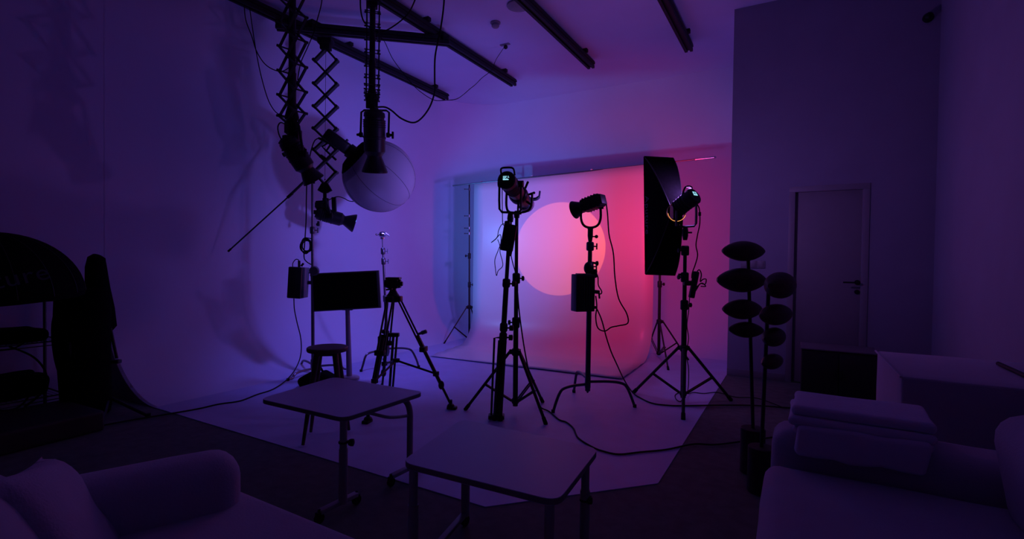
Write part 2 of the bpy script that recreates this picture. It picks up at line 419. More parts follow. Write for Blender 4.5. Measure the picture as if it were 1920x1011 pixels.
# ------------------------------------------------------------------ spot fixtures
def lens_bell(m, p, d, r0, r1, L):
    m.lathe(p, d, [(0, r0), (L*.15, r0*1.02), (L*.8, r1*.93), (L*.93, r1), (L, r1), (L, r1*.96), (L*.5, r1*.72), (.004, r0*.8), (.003, .001)], seg=28)
def spot(name, label, rear, front, R0, bellL, bellR, hang, group='hanging spotlights', knobs=True, extra_box=False):
    rear = Vector(rear); front = Vector(front); d = (front-rear).normalized(); L = (front-rear).length
    t = thing(name, label, 'spotlight', hang, group)
    m = MB(); m.lathe(rear, d, [(0, R0*.86), (.012, R0*.95), (.05, R0*.98), (.055, R0*.90), (.075, R0*.90), (.08, R0), (L*.55, R0), (L*.56, R0*1.05), (L*.60, R0*1.05), (L*.61, R0), (L*.9, R0*.98), (L*.96, R0*.8), (L, R0*.72)])
    body = part('body', m, M_BLK, t)
    m = MB(); m.lathe(rear-d*.02, d, [(0, R0*.7), (.025, R0*.8)]); m.box(rear-d*.02, (.05, .05, .05), bev=.008); part('control_panel', m, M_PLA, body)
    for k in range(10):
        pass
    m = MB()
    for k in range(4): m.lathe(rear+d*(L*.18+k*.022), d, [(0, R0*1.035), (.008, R0*1.035)], seg=24)
    part('cooling_ribs', m, M_BLKM, body)
    m = MB(); lens_bell(m, front-d*.01, d, R0*.68, bellR, bellL); part('reflector', m, M_BLK, t)
    # yoke
    piv = rear + d*L*.52
    s = d.cross(V(0, 0, 1)); 
    if s.length < .35: s = _rt.copy()
    s.normalize()
    hang = Vector(hang); q = R0+.035
    up_ = (hang-piv); up_ = up_ - s*up_.dot(s)
    top = piv+up_*.92
    pts = [piv+s*q, piv+s*q+up_*.45, piv+s*q+up_*.84, top+s*(q*.8), top, top-s*(q*.8), piv-s*q+up_*.84, piv-s*q+up_*.45, piv-s*q]
    m = MB(); m.tube(pts, .011, seg=8); part('yoke', m, M_BLK, t)
    m = MB(); m.cyl(top-up_.normalized()*.02, hang+V(0, 0, .03), .018); m.box(top, (.05, .05, .05), bev=.006); part('spigot', m, M_BLKM, t)
    for sg in (-1, 1):
        m = MB(); m.lathe(piv+s*sg*(q-.02), s*sg, [(0, .026), (.03, .026), (.035, .016), (.06, .012), (.062, .006)])
        if sg == 1: m.box(piv+s*(q+.045), (.02, .02, .075), bev=.006)
        part('lock_knob', m, M_BLKM, t)
    return t, d

h1 = V(x1[0], x1[1], lv and zpx(558, 232, x1))
rear = PV(539, 263, x1, -.04); front = PV(575, 318, x1, .08)
s1, d = spot('hanging_spotlight', 'black spotlight with flared reflector tilted down to the right, on the leftmost scissor hanger', rear, front, .090, .125, .100, h1)
m = MB(); m.box(PV(560, 263, x1), (.03, .09, .19), Matrix((_rt, HF, V(0, 0, 1))).transposed(), bev=.008); part('power_box', m, M_PLA, s1)
m = MB(); m.cyl(PV(533, 262, x1), PV(527, 272, x1), .028); part('rear_knob', m, M_PLA, s1)
m = MB(); m.cyl(PV(537, 288, x1), PV(531, 291, x1), .02); part('rear_knob', m, M_PLA, s1)
h3 = V(x3[0], x3[1], zpx(703, 203, x3))
rear = PV(702, 210, x3, -.08); front = PV(702.5, 292, x3, .03)
s3, d = spot('hanging_spotlight', 'black spotlight with flared reflector pointing straight down in front of the white globe', rear, front, .112, .185, .135, h3)
lamp('down_fill_lamp', 'SPOT', front+d*.215, d, DOWN_FILL_W, DOWN_FILL_C, parent=s3, spot_size=math.radians(96), spot_blend=1.0, shadow_soft_size=.10)  # added soft blue fill below the reflector, for the floor and its bounce
h2 = V(x2[0], x2[1], zpx(619, 372, x2))
rear = PV(595, 399, x2); front = PV(644, 413, x2, .12)
bdir = (V(-4.0, 6.9, 1.35) - rear).normalized()
s2, d2 = spot('hanging_spotlight', 'small black spotlight hung level below the slim scissor hanger, pointing right at the backdrop', rear, front, .085, .15, .115, h2)
m = MB(); m.box(PV(603, 385, x2), (.14, .09, .07), Matrix((_rt, HF, V(0, 0, 1))).transposed(), bev=.01); m.tube([PV(594, 392, x2), PV(593, 378, x2), PV(612, 377, x2)], .012, seg=8); part('power_box', m, M_PLA, s2)
m = MB(); m.beam(PV(612, 372, x2), PV(613, 396, x2), .05, .03, up=HF); m.beam(PV(626, 370, x2), PV(627, 398, x2), .05, .03, up=HF); part('support_arm', m, M_BLK, s2)
m = MB(); m.cyl(PV(597, 415, x2), PV(597, 424, x2), .014); m.ball(PV(596, 421, x2), .022); part('lower_knob', m, M_PLA, s2)

# blue light of the small spotlight
src = PV(668, 416, x2, .05)
aim = src + V(math.sin(math.radians(17)), math.cos(math.radians(17)), math.tan(math.radians(4)))
lamp('spot_lamp', 'SPOT', src, aim-src, BLUE_W, BLUE_C, parent=s2, spot_size=math.radians(86), spot_blend=.5, shadow_soft_size=.025)

# ------------------------------------------------------------------ stands
def leg_stand(name, label, base, feet, collar, hub, top, radii, joints, group=None, lean=None, m_=None, folded=False, legr=.012, hide=None):
    mt = m_ or M_BLK
    base = V(base[0], base[1], 0); top = Vector(top)
    t = thing(name, label, 'light stand', base, group)
    ax = (top-base).normalized(); P = lambda z: base + ax*(z/ax.z)
    n = len(radii)
    zs = [hub*.6] + [j for j, _ in joints] + [top.z]
    for i in range(n):
        m = MB(); m.cyl(P(zs[i]-(0.1 if i else 0)), P(zs[i+1]), radii[i]); part('pole_section', m, mt, t)
    for j, kd in joints:
        m = MB(); m.lathe(P(j-.045), ax, [(0, radii[0]*1.25), (.01, radii[0]*1.5), (.08, radii[0]*1.5), (.09, radii[0]*1.15)], seg=16)
        c_ = part('joint_collar', m, M_PLA, t)
        kd = Vector(kd).normalized(); m = MB(); m.cyl(P(j), P(j)+kd*.055, .006, seg=8); m.lathe(P(j)+kd*.045, kd, [(0, .02), (.018, .022), (.024, .012)], seg=10)
        part('clamp_knob', m, M_PLA, c_)
    m = MB(); m.lathe(P(collar-.03), ax, [(0, .03), (.02, .036), (.05, .036), (.06, .026)], seg=18)
    for f in feet:
        dr = (V(f[0], f[1], 0)-V(base.x, base.y, 0)).normalized(); m.box(P(collar)+dr*.04, (.03, .03, .04), Matrix.Rotation(math.atan2(dr.y, dr.x), 3, 'Z'), bev=.004)
    part('leg_collar', m, M_PLA, t)
    m = MB(); m.lathe(P(hub-.02), ax, [(0, .028), (.01, .032), (.035, .032), (.045, .024)], seg=18); part('spreader_hub', m, M_PLA, t)
    for f in feet:
        F = V(f[0], f[1], .012); dr = (V(F.x, F.y, 0)-V(base.x, base.y, 0)).normalized()
        a = P(collar)+dr*.05
        m = MB(); m.tube([a, F], legr, seg=10); l = part('leg', m, mt, t)
        m = MB(); m.lathe(F+(a-F).normalized()*.05, (F-a), [(0, legr*1.25), (.055, legr*1.35), (.062, legr)], seg=10); part('rubber_foot', m, M_CABLE, l)
        mid = a.lerp(F, .56)
        m = MB(); sd = V(-dr.y, dr.x, 0)*.010
        m.beam(P(hub)+dr*.03+sd, mid+sd, .004, .016); m.beam(P(hub)+dr*.03-sd, mid-sd, .004, .016); m.cyl(mid-sd*2, mid+sd*2, .006, seg=8)
        part('brace', m, mt, t)
    return t, P
def xy(px, py): g = G(px, py); return (g.x, g.y)
def third(base, fa, fb):
    a = V(fa[0]-base[0], fa[1]-base[1], 0); b = V(fb[0]-base[0], fb[1]-base[1], 0)
    c = -(a+b).normalized()*((a.length+b.length)/2); return (base[0]+c.x, base[1]+c.y)

# back rear stand A (holds front yoke)
bA = xy(966, 775); fA = [xy(873, 770), xy(1023, 797)]; fA.append(third(bA, *fA))
standA, PA = leg_stand('light_stand', 'black light stand with spread legs in the middle, standing upright behind the folded stand', bA, fA, zpx(966, 660, bA), zpx(967, 752, bA),
    PV(969, 402, bA), [.022, .018, .015], [(zpx(966, 605, bA), -_rt), (zpx(968, 522, bA), _rt)], 'light stands on the white floor', legr=.013)
# folded stand B, leaning with its legs closed
bB = xy(934, 788); topB = PV(957, 405, bB)
t = thing('folded_light_stand', 'black light stand with closed legs, leaning beside the middle spotlight stand', 'light stand', V(bB[0], bB[1], 0), 'light stands on the white floor')
base = V(bB[0], bB[1], 0); ax = (topB-base).normalized(); PB = lambda z: base+ax*(z/ax.z)
zj = zpx(941, 633, bB)
m = MB(); m.cyl(PB(.05), PB(zj), .020); part('pole_section', m, M_BLK, t)
m = MB(); m.cyl(PB(zj-.1), PB(zpx(947, 530, bB)), .022); part('pole_section', m, M_BLK, t)
m = MB(); m.cyl(PB(zpx(947, 540, bB)), PB(topB.z), .016); part('pole_section', m, M_BLK, t)
for yy, zz in ((633, 0), (615, 0), (532, 0)):
    z = zpx(944, yy, bB)
    m = MB(); m.lathe(PB(z-.03), ax, [(0, .027), (.012, .032), (.06, .032), (.07, .025)], seg=16); c_ = part('joint_collar', m, M_PLA, t)
    m = MB(); m.cyl(PB(z), PB(z)+_rt*.05, .007); m.lathe(PB(z)+_rt*.045, _rt, [(0, .022), (.03, .024), (.035, .012)], seg=10); part('clamp_knob', m, M_PLA, c_)
fwl = HF
for dx, dy, rr in ((.018, -.03, .014), (-.026, -.02, .014), (.0, .035, .014)):
    m = MB(); o = _rt*dx + fwl*dy
    m.tube([PB(zj-.02)+o, base+V(0, 0, .015)+o*1.1], rr, seg=10); l = part('leg', m, M_BLK, t)
    m = MB(); m.cyl(base+V(0, 0, .0)+o*1.1, base+V(0, 0, .05)+o*1.12, .018); part('rubber_foot', m, M_CABLE, l)
m = MB(); a0 = PB(zj)-_rt*.02; m.tube([a0, PV(927, 634, bB), PV(921, 785, bB)+V(0, 0, .03), PB(.03)], .009, seg=8); part('side_rod', m, M_BLK, t)
m = MB(); m.box(base+V(0, 0, .03)+_rt*-.015, (.13, .09, .03), Matrix((_rt, HF, V(0, 0, 1))).transposed(), bev=.006); part('closed_spreader', m, M_PLA, t)
standB = t

# right stand C
fC = [xy(1188, 738), xy(1370, 752), xy(1281, 788)]; bC = (-.883, 4.785)
standC, PC = leg_stand('light_stand', 'black light stand under the tall strip softbox, nearest the door wall', bC, fC, zpx(1282, 653, bC), zpx(1281, 738, bC),
    PV(1285, 432, bC), [.024, .019, .016], [(zpx(1282, 572, bC), _rt), (zpx(1284, 520, bC), -_rt), (zpx(1285, 470, bC), -_rt)], 'light stands on the white floor', legr=.014)

# backdrop stands
bL = xy(880, 640); fL = [xy(833, 645), (bL[0]+.38, bL[1]+.12), (bL[0]-.06, bL[1]+.40)]
topL = PV(880, 346, bL)
standL, PL = leg_stand('backdrop_stand', 'tall slim stand at the left end of the backdrop crossbar', bL, fL, zpx(880, 576, bL), zpx(880, 634, bL),
    topL, [.016, .013, .010], [(zpx(880, 534, bL), _rt), (zpx(880, 480, bL), -_rt)], 'stands holding the backdrop', legr=.009)
for yy in (405, 428, 438, 355):
    m = MB(); a = PV(880, yy, bL); m.cyl(a, a-_rt*.07, .006, seg=8); m.ball(a-_rt*.075, .011, seg=8); m.lathe(a-V(0, 0, .02), (0, 0, 1), [(0, .016), (.04, .016)], seg=10); part('spigot_clamp', m, M_STL, standL)
bR = xy(1235, 672); fR = [xy(1253, 695), xy(1290, 676), (bR[0]-.25, bR[1]+.32)]
topR = PV(1240, 307, bR)
standR, PR = leg_stand('backdrop_stand', 'slim black stand half hidden behind the strip softbox, at the right end of the backdrop', bR, fR, zpx(1237, 603, bR), zpx(1236, 662, bR),
    topR, [.020, .016, .012], [(zpx(1238, 533, bR), _rt), (zpx(1240, 450, bR), _rt)], 'stands holding the backdrop', legr=.011)

# crossbar + backdrop
cbL = PV(849, 348.5, bL); cbR = PV(1240, 306, bR); cdx = (cbR-PV(880, 345, bL)).normalized()
cbE = cbR + cdx*((PV(1333, 298, bR)-cbR).length)
t = thing('backdrop_crossbar', 'thin metal crossbar carried by two stands, its bright tip sticking out right of the softbox', 'crossbar', topL)
m = MB(); m.tube([cbL, cbR], .010, seg=10); part('bar', m, M_STL, t)
m = MB(); m.tube([cbR, cbE-cdx*.2], .009, seg=10); part('extension', m, M_STL, t)
m = MB(); m.tube([cbE-cdx*.24, cbE], .014, seg=10); m.ball(cbE, .017, seg=10); part('end_sleeve', m, M_CHR, t, 'bright chrome end sleeve')

off = V(0, -.035, 0)
tl = PV(892.5, 347, bL, -.03); tr0 = PV(1229, 309, bR, -.03)
# keep the top edge on the crossbar line
tl = PV(880, 345.5, bL) + cdx*((tl-PV(880, 345.5, bL)).dot(cdx)); tr = PV(880, 345.5, bL) + cdx*((tr0-PV(880, 345.5, bL)).dot(cdx))
tl += off; tr += off
fl_ = G(806, 668, .014); fr_ = G(1166, 711, .014)
def drop_col(u):
    top = tl.lerp(tr, u); foot = fl_.lerp(fr_, u)
    bl = V(top.x, top.y, .0)
    dirh = (V(foot.x, foot.y, 0)-bl); Lh = dirh.length; dirh.normalize()
    Rr = .48; pts = []
    n = 14
    for i in range(n+1): 
        z = top.z + (Rr+.016-top.z)*i/n; pts.append(V(top.x, top.y, z))
    for k in range(1, 15):
        a = PI/2*k/14; pts.append(V(top.x, top.y, .016)+dirh*(Rr*(1-math.cos(a)))+V(0, 0, Rr*(1-math.sin(a))))
    for k in range(1, 10):
        pts.append(V(top.x, top.y, .016)+dirh*(Rr+(Lh-Rr)*k/9)+V(0, 0, .004+.008*math.sin(k*2.1+u*5)*(k < 9)))
    return pts
cols = [drop_col(i/16) for i in range(17)]
m = MB(); m.grid(cols)
t = thing('backdrop', 'glossy white backdrop sheet sweeping from the crossbar onto the floor, lit blue and red', 'backdrop', V(*( (tl+tr)/2).xy, 0))
o = part('sheet', m, M_PAPER, t, ang=80); sm = o.modifiers.new('thickness', 'SOLIDIFY'); sm.thickness = .003; sm.offset = 0
m = MB(); m.tube([tl+V(0, .035, 0), tr+V(0, .035, 0)], .016, seg=12); part('top_hem', m, M_PAPER, t)
for u in (.04, .35, .68, .96):
    c = tl.lerp(tr, u); m = MB(); m.box(c+V(0, .03, -.01), (.03, .05, .07), bev=.006); part('clip', m, M_PAPER, t)

# ------------------------------------------------------------------ C-stands
def cstand(name, label, base, feet, top, hubz, r=.0175, mt=None, joints=(), group='three legged C-stands', lowz=.1):
    mt = mt or M_STL; base = V(base[0], base[1], 0); top = Vector(top)
    t = thing(name, label, 'light stand', base, group)
    ax = (top-base).normalized(); P = lambda z: base+ax*(z/ax.z)
    zs = [lowz+.02]+[j[0] for j in joints]+[top.z]
    for i in range(len(zs)-1):
        m = MB(); m.cyl(P(zs[i]), P(zs[i+1]), r*(1-.18*i)); part('pole_section', m, mt, t)
    for j in joints:
        m = MB(); m.lathe(P(j[0]-.04), ax, [(0, r*1.2), (.01, r*1.45), (.07, r*1.45), (.08, r*1.1)], seg=16); c_ = part('joint_collar', m, mt, t)
        kd = Vector(j[1]).normalized(); m = MB(); m.cyl(P(j[0]), P(j[0])+kd*.06, .006, seg=8); m.cyl(P(j[0])+kd*.06-V(0, 0, .028), P(j[0])+kd*.06+V(0, 0, .028), .007, seg=8); part('t_handle', m, mt, c_)
    m = MB(); m.lathe(P(lowz), ax, [(0, .006), (.03, .02), (.05, .026), (.15, .026), (.16, .02)], seg=16); part('leg_hub', m, mt, t)
    for i, f in enumerate(feet):
        F = V(f[0], f[1], 0); v = F-base; L = v.length; v.normalize(); hz = hubz+.022*i
        pts = smooth([P(hz)+v*.02, P(hz+.01)+v*(L*.45), P(hz)+v*(L*.72), P(hz-.035)+v*(L*.83), base+v*(L*.93)+V(0, 0, hz*.42), F+V(0, 0, .01)], 4)
        m = MB(); m.tube(pts, .0125, seg=10); l = part('leg', m, mt, t)
        m = MB(); m.cyl(F, F+V(0, 0, .03), .016); part('rubber_foot', m, M_CABLE, l)
    return t, P
# C-stand D under the boxy spot
bD = (-1.62, 4.275)
M_DST = mat('dark_steel', (.06, .055, .09), .4, metal=.8)
csD, PD_ = cstand('c_stand', 'dark C-stand with bent legs under the boxy spotlight, right of the middle stands', bD, [xy(1037, 775), xy(1190, 765), xy(1076, 737)], PV(1107, 430, bD), zpx(1101, 716, bD)-.02,
    r=.0235, mt=M_DST, joints=[(zpx(1105, 500, bD), _rt), (zpx(1106, 462, bD), _rt)], lowz=zpx(1102, 737, bD))
# C-stand E (chrome, behind the tripod)
bE = (-4.25, 4.51); fE = [xy(677, 698), xy(785, 690)]; fE.append(third(bE, *fE)); fE[2] = (bE[0]+(fE[2][0]-bE[0]), bE[1]+(fE[2][1]-bE[1]))
csE, PE_ = cstand('c_stand', 'chrome C-stand behind the video tripod, topped by a bright grip head', bE, fE, PV(717, 445, bE), zpx(721, 657, bE), r=.018, mt=M_STL,
    joints=[(zpx(721, 560, bE), _rt), (zpx(720, 490, bE), _rt), (zpx(719, 471, bE), _rt)], lowz=zpx(722, 668, bE))
tE = PV(717, 440, bE)
m = MB(); m.lathe(tE-_rt*.03, _rt, [(0, .03), (.02, .036), (.04, .036), (.06, .03)]); m.cyl(tE-_rt*.07, tE+_rt*.08, .008, seg=8); m.ball(tE-_rt*.07, .014, seg=8); m.box(tE+V(0, 0, -.03), (.035, .035, .05), bev=.004)
m.cyl(tE+_rt*.04+V(0, 0, .02), tE+_rt*.085+V(0, 0, -.015), .009, seg=8); part('grip_head', m, M_CHR, csE, 'bright chrome grip head')
# C-stand F (boom stand at left)
bF = (-4.71, 3.80); v0 = V(xy(540, 715)[0]-bF[0], xy(540, 715)[1]-bF[1], 0)
def rotv(v, a): return V(v.x*math.cos(a)-v.y*math.sin(a), v.x*math.sin(a)+v.y*math.cos(a), 0)
fF = [(bF[0]+rotv(v0, a).x, bF[1]+rotv(v0, a).y) for a in (0, 2*PI/3, -2*PI/3)]
topF = PV(585.5, 330, bF)
csF, PF_ = cstand('c_stand', 'tall steel C-stand at left carrying the boom pole and the white globe', bF, fF, topF, zpx(587, 688, bF)-.02, r=.019, mt=M_STL,
    joints=[(zpx(586, 512, bF), -_rt), (zpx(586, 432, bF), _rt)], lowz=zpx(587, 700, bF))
m = MB(); m.lathe(topF-V(0, .04, 0), (0, 1, 0), [(0, .04), (.08, .04)]); m.cyl(topF, topF+_rt*.09, .009); m.box(topF+V(0, 0, -.05), (.045, .045, .07), bev=.005); part('grip_head', m, M_BLK, csF)

# boom pole
b0 = PV(429, 470.5, bF, -.1); b1 = PV(586, 328, bF, -.06); bd = (b1-b0).normalized(); b2 = PV(652, 262, bF, .22)
t = thing('boom_pole', 'thin black boom pole slanting across the C-stand, its end hanging free at the far left', 'boom pole', b1)
m = MB(); m.tube([b0, b0.lerp(b1, .75)], .0085, seg=8); part('thin_section', m, M_BLK, t)
m = MB(); m.tube([b0.lerp(b1, .72), b2], .014, seg=8); part('thick_section', m, M_BLK, t)
m = MB(); m.cyl(b0-bd*.01, b0+bd*.03, .012, seg=8); part('end_cap', m, M_PLA, t)
m = MB(); m.cyl(b0.lerp(b1, .70), b0.lerp(b1, .76), .017, seg=8); part('lock_collar', m, M_PLA, t)
# fixture on the boom end
fx0 = PV(613, 251, bF, .12); fx1 = PV(656, 283, bF, .26); fd = (fx1-fx0).normalized(); sd = fd.cross(HF).normalized(); 
Mx = Matrix((fd, HF, fd.cross(HF))).transposed()
t = thing('boom_light', 'black boxy light on the end of the boom pole, feeding the white globe', 'spotlight', b2)
m = MB(); m.box((fx0+fx1)/2, ((fx1-fx0).length, .17, .155), Mx, bev=.03, seg=3); part('body', m, M_BLK, t)
m = MB(); c = fx0-fd*.01; m.tube([PV(597, 259, bF, .14), PV(605, 262, bF, .14), PV(622, 268, bF, .14)], [.012, .02, .03], seg=8); part('rear_plug', m, M_PLA, t)
m = MB(); up2 = (PV(640, 245, bF)-PV(628, 262, bF)).normalized()
m.tube([PV(630, 300, bF, .14), PV(612, 283, bF, .14), PV(622, 268, bF, .14)], .013, seg=8); m.tube([PV(612, 283, bF, .14), PV(604, 275, bF, .14), PV(618, 266, bF, .14)], .012, seg=8); m.box(PV(606, 296, bF, .14), (.07, .06, .05), Mx, bev=.01); part('yoke', m, M_BLK, t)
m = MB(); m.cyl(fx1-fd*.02, fx1+fd*.05, .085); part('mount_ring', m, M_PLA, t)
# globe diffuser
gc = PV(711, 331, bF, .46); gr = (66.5/FPX)*(gc-CAMP).dot(FW); ga = (gc-fx1).normalized()
t = thing('globe_diffuser', 'large white cloth globe diffuser with dark seams, tilted on the boom light', 'lantern', fx1)
dome = MB(); prof = []
cut = math.acos(-.80)
for k in range(29):
    a = cut*k/28; prof.append((gr*math.cos(a), gr*math.sin(a)*1.0))
dome.lathe(gc, ga, prof, seg=48, caps=False); dd = part('dome', dome, M_LANT, t, 'white translucent cloth dome', ang=80)
m = MB(); u = ga.orthogonal().normalized(); v = ga.cross(u)
for k in range(8):
    th = 2*PI*(k+.3)/8; w_ = u*math.cos(th)+v*math.sin(th)
    m.tube([gc+ga*gr*1.002*math.cos(cut*j/20)+w_*gr*1.002*math.sin(cut*j/20) for j in range(21)], .0028, seg=5)
part('seams', m, M_SEAM, dd)
rr0 = gr*math.sin(cut); rz = gr*math.cos(cut)
m = MB(); nose = (fx1-gc).dot(ga)+.03
m.lathe(gc, ga, [(nose, .08), ((nose+rz)/2-.02, (rr0+.08)*.54), (rz, rr0*1.01), (rz+.05, rr0*1.14), (rz+.10, rr0*1.27)], seg=32, caps=False); part('black_skirt', m, M_FAB, t, 'black cloth skirt')

# ------------------------------------------------------------------ LCD helper
def lcd(parent, c, right, up, nrm, wd, ht, rows=4):
    Mx = Matrix((right, up, nrm)).transposed()
    m = MB(); m.box(c, (wd*1.25, ht*1.3, .004), Mx); s = part('screen', m, M_LCDB, parent)
    m = MB(); random.seed(3)
    for r in range(rows):
        x = -wd/2; y = ht/2 - (r+.5)*ht/rows
        while x < wd/2-.004:
            l = random.choice((.004, .006, .009)); l = min(l, wd/2-x)
            if random.random() < .8 or r == rows-1: m.box(c+right*(x+l/2)+up*y+nrm*.004, (l, ht/rows*(.45 if r < rows-1 else .7), .001), Mx)
            x += l+(.002 if r < rows-1 else .0005)
    part('readout', m, M_LCD, s, 'glowing readout lines')

# ------------------------------------------------------------------ middle spotlight with projector lens (fixture A)
CIR = D(1042, 451, 6.75)
rA = PV(949, 337, bB, -.02)
dA = (CIR-rA).normalized(); 
sA = dA.cross(V(0, 0, 1)).normalized(); uA = sA.cross(dA)
t = thing('profile_spotlight', 'black projector spotlight with a lit rear readout, aimed away at the backdrop circle', 'spotlight', topB)
LA = .42
m = MB(); m.lathe(rA, dA, [(0, .064), (.01, .074), (.06, .076), (.065, .070), (.075, .070), (.08, .073), (LA*.8, .070), (LA, .066)], seg=28); body = part('body', m, M_BLK, t)
m = MB(); m.tube(smooth([rA+dA*.06-sA*.055+uA*.055, rA+dA*.015-sA*.05+uA*.096, rA+dA*.0+uA*.10, rA+dA*.015+sA*.05+uA*.096, rA+dA*.06+sA*.055+uA*.055], 4), .008, seg=8); part('handle', m, M_PLA, t)
lcd(t, rA-dA*.004+uA*.012, sA, uA, -dA, .050, .036)
m = MB()
for k in range(6): m.lathe(rA+dA*(.10+.03*k), dA, [(0, .0745), (.008, .0745)], seg=28)
part('cooling_ribs', m, M_BLKM, body)
q = rA+dA*LA
m = MB(); m.lathe(q, dA, [(0, .075), (.02, .085), (.07, .085), (.09, .070), (.16, .070), (.17, .062), (.30, .060), (.31, .074), (.40, .078), (.41, .070), (.405, .055), (.38, .05)], seg=28); pt = part('projector_lens', m, M_BLK, t)
m = MB()
for (a, l, s_) in ((.3, .055, .03), (1.2, .08, .03), (2.0, .05, .02), (2.8, .04, .03), (-.6, .05, .02)):
    dr = sA*math.cos(a)+uA*math.sin(a); p = q+dA*(.12+.03*abs(a)); m.beam(p+dr*.05, p+dr*(.07+l), .02, .006, up=dA); m.ball(p+dr*(.075+l), .012, seg=8)
part('shutter_blades', m, M_BLKM, pt)
m = MB(); p = q+dA*.33; m.tube(smooth([p+sA*.06+uA*.03, p+sA*.11+uA*.035, p+sA*.135+uA*.06, p+sA*.14+uA*.11], 4), [.016]*8+[.009]*5, seg=8); part('tilt_lever', m, M_PLA, pt)
m = MB(); p = q+dA*.05; m.cyl(p-uA*.08, p-uA*.15, .009); m.lathe(p-uA*.15, -uA, [(0, .022), (.02, .024), (.025, .01)]); part('lower_knob', m, M_PLA, t)
# rear yoke
yo = [PV(936.5, 345, bB), PV(936, 375, bB), PV(936.5, 392, bB), PV(941, 398, bB), PV(972, 399, bB), PV(976.5, 394, bB), PV(977, 375, bB, .12), PV(977, 345, bB, .12)]
m = MB(); m.tube(yo, .0095, seg=8); part('yoke', m, M_BLK, t)
m = MB(); m.lathe(yo[0]-sA*.01, sA, [(0, .026), (.03, .026)]); part('pivot', m, M_PLA, t)
m = MB(); m.lathe(yo[-1]-sA*.03, sA, [(0, .028), (.05, .028)]); part('pivot', m, M_PLA, t)
m = MB(); m.lathe(topB-V(0, 0, .05), (0, 0, 1), [(0, .022), (.03, .026), (.06, .022), (.085, .016)]); part('spigot', m, M_PLA, t)
yo = smooth([PV(950, 362, bA), PV(949.5, 385, bA), PV(954, 397, bA), PV(970, 399, bA), PV(988, 396, bA), PV(996, 386, bA), PV(998, 362, bA)], 4)
m = MB(); m.tube(yo, .0105, seg=8); part('front_yoke', m, M_BLK, t)
m = MB(); tA = PV(969, 400, bA); m.lathe(tA-V(0, 0, .04), (0, 0, 1), [(0, .022), (.04, .026), (.06, .018)]); m.box(tA, (.08, .03, .02), Matrix((_rt, HF, V(0, 0, 1))).transposed(), bev=.004); part('front_spigot', m, M_PLA, t)
lensp = q+dA*.43
tip = lensp
lamp('projector_lamp', 'SPOT', tip, CIR-tip, PINK_W, PINK_C, parent=t, spot_size=2*math.atan((73.0/FPX*6.75)/(CIR-tip).length), spot_blend=.03, shadow_soft_size=.004)

# ------------------------------------------------------------------ boxy spotlight on C-stand D
t = thing('boxy_spotlight', 'black boxy spotlight with a round reflector aimed left, on the dark C-stand', 'spotlight', PV(1107, 428, bD))
bc = PV(1111, 381, bD); dB = (-_rt*.80 + HF*.60 - V(0, 0, .28)).normalized(); sB = dB.cross(V(0, 0, 1)).normalized(); uB = sB.cross(dB)
MB_ = Matrix((dB, sB, uB)).transposed()
m = MB(); m.box(bc, (.20, .135, .115), MB_, bev=.022, seg=3); body = part('body', m, M_BLK, t)
m = MB()
for k in range(5): m.box(bc-dB*(.06-.03*k), (.006, .139, .119), MB_, bev=.002)
part('cooling_ribs', m, M_BLKM, body)
m = MB(); m.box(bc-dB*.105, (.02, .11, .09), MB_, bev=.008); part('rear_panel', m, M_PLA, t)
m = MB(); f0 = bc+dB*.095; m.cyl(f0, f0+dB*.02, .055); lens_bell(m, f0+dB*.015, dB, .052, .084, .085); part('reflector', m, M_BLK, t)
yo = smooth([PV(1090, 385, bD), PV(1089.5, 410, bD), PV(1095, 423, bD), PV(1107, 427, bD), PV(1120, 423, bD), PV(1126, 410, bD), PV(1126, 388, bD)], 4)
m = MB(); m.tube(yo, .0115, seg=8); part('yoke', m, M_BLK, t)
m = MB(); m.lathe(yo[0]+_rt*-.02, _rt, [(0, .02), (.04, .02)]); part('pivot', m, M_PLA, t)
m = MB(); m.lathe(yo[-1]+_rt*-.02, _rt, [(0, .02), (.045, .02)]); part('pivot', m, M_PLA, t)
m = MB(); p = PV(1107, 428, bD); m.lathe(p-V(0, 0, .12), (0, 0, 1), [(0, .017), (.05, .024), (.11, .024), (.13, .034)]); m.cyl(p-V(0, 0, .075), p-V(0, 0, .075)+_rt*.05, .006); m.ball(p-V(0, 0, .075)+_rt*.055, .016); part('spigot', m, M_PLA, t)
lp = f0+dB*.115
lamp('wash_lamp', 'SPOT', lp, V(-math.sin(math.radians(60)), math.cos(math.radians(60)), .14), VIO_W, VIO_C, parent=t, spot_size=math.radians(104), spot_blend=1.0, shadow_soft_size=.11)

# ------------------------------------------------------------------ strip softbox + light on stand C
t = thing('strip_softbox', 'tall black strip softbox seen from behind, its open face toward the backdrop', 'softbox', PV(1268, 398, bC))
ring = PV(1268, 398, bC, .05)
# front rectangle (open face) seen at px (1208,295) (1262,297) (1265,516) (1210,514)
dn, df_ = .42, .42
c00 = PV(1208, 294, bC, .42); c10 = PV(1262.5, 297, bC, .435); c11 = PV(1265.5, 516, bC, .435); c01 = PV(1210.5, 514, bC, .42)
fc = (c00+c10+c11+c01)/4; dC = (fc-ring).normalized()
nrm = (c10-c00).cross(c01-c00).normalized()
if nrm.dot(dC) < 0: nrm = -nrm
ringr = .085; ru = V(0, 0, 1); rs = nrm.cross(ru).normalized()
def curve_panel(a, b, ra, rb, n=12, mcols=8):
    rows = []
    for i in range(mcols+1):
        s_ = i/mcols; F = a.lerp(b, s_); Rg = ra.lerp(rb, s_); row = []
        for k in range(n+1):
            tt = k/n; base_ = Rg.lerp(F, tt)
            out = (F-Rg); out = out - nrm*out.dot(nrm)
            bulge = math.sin(PI*tt)*.16
            row.append(base_ + out*bulge*.9)
        rows.append(row)
    return rows
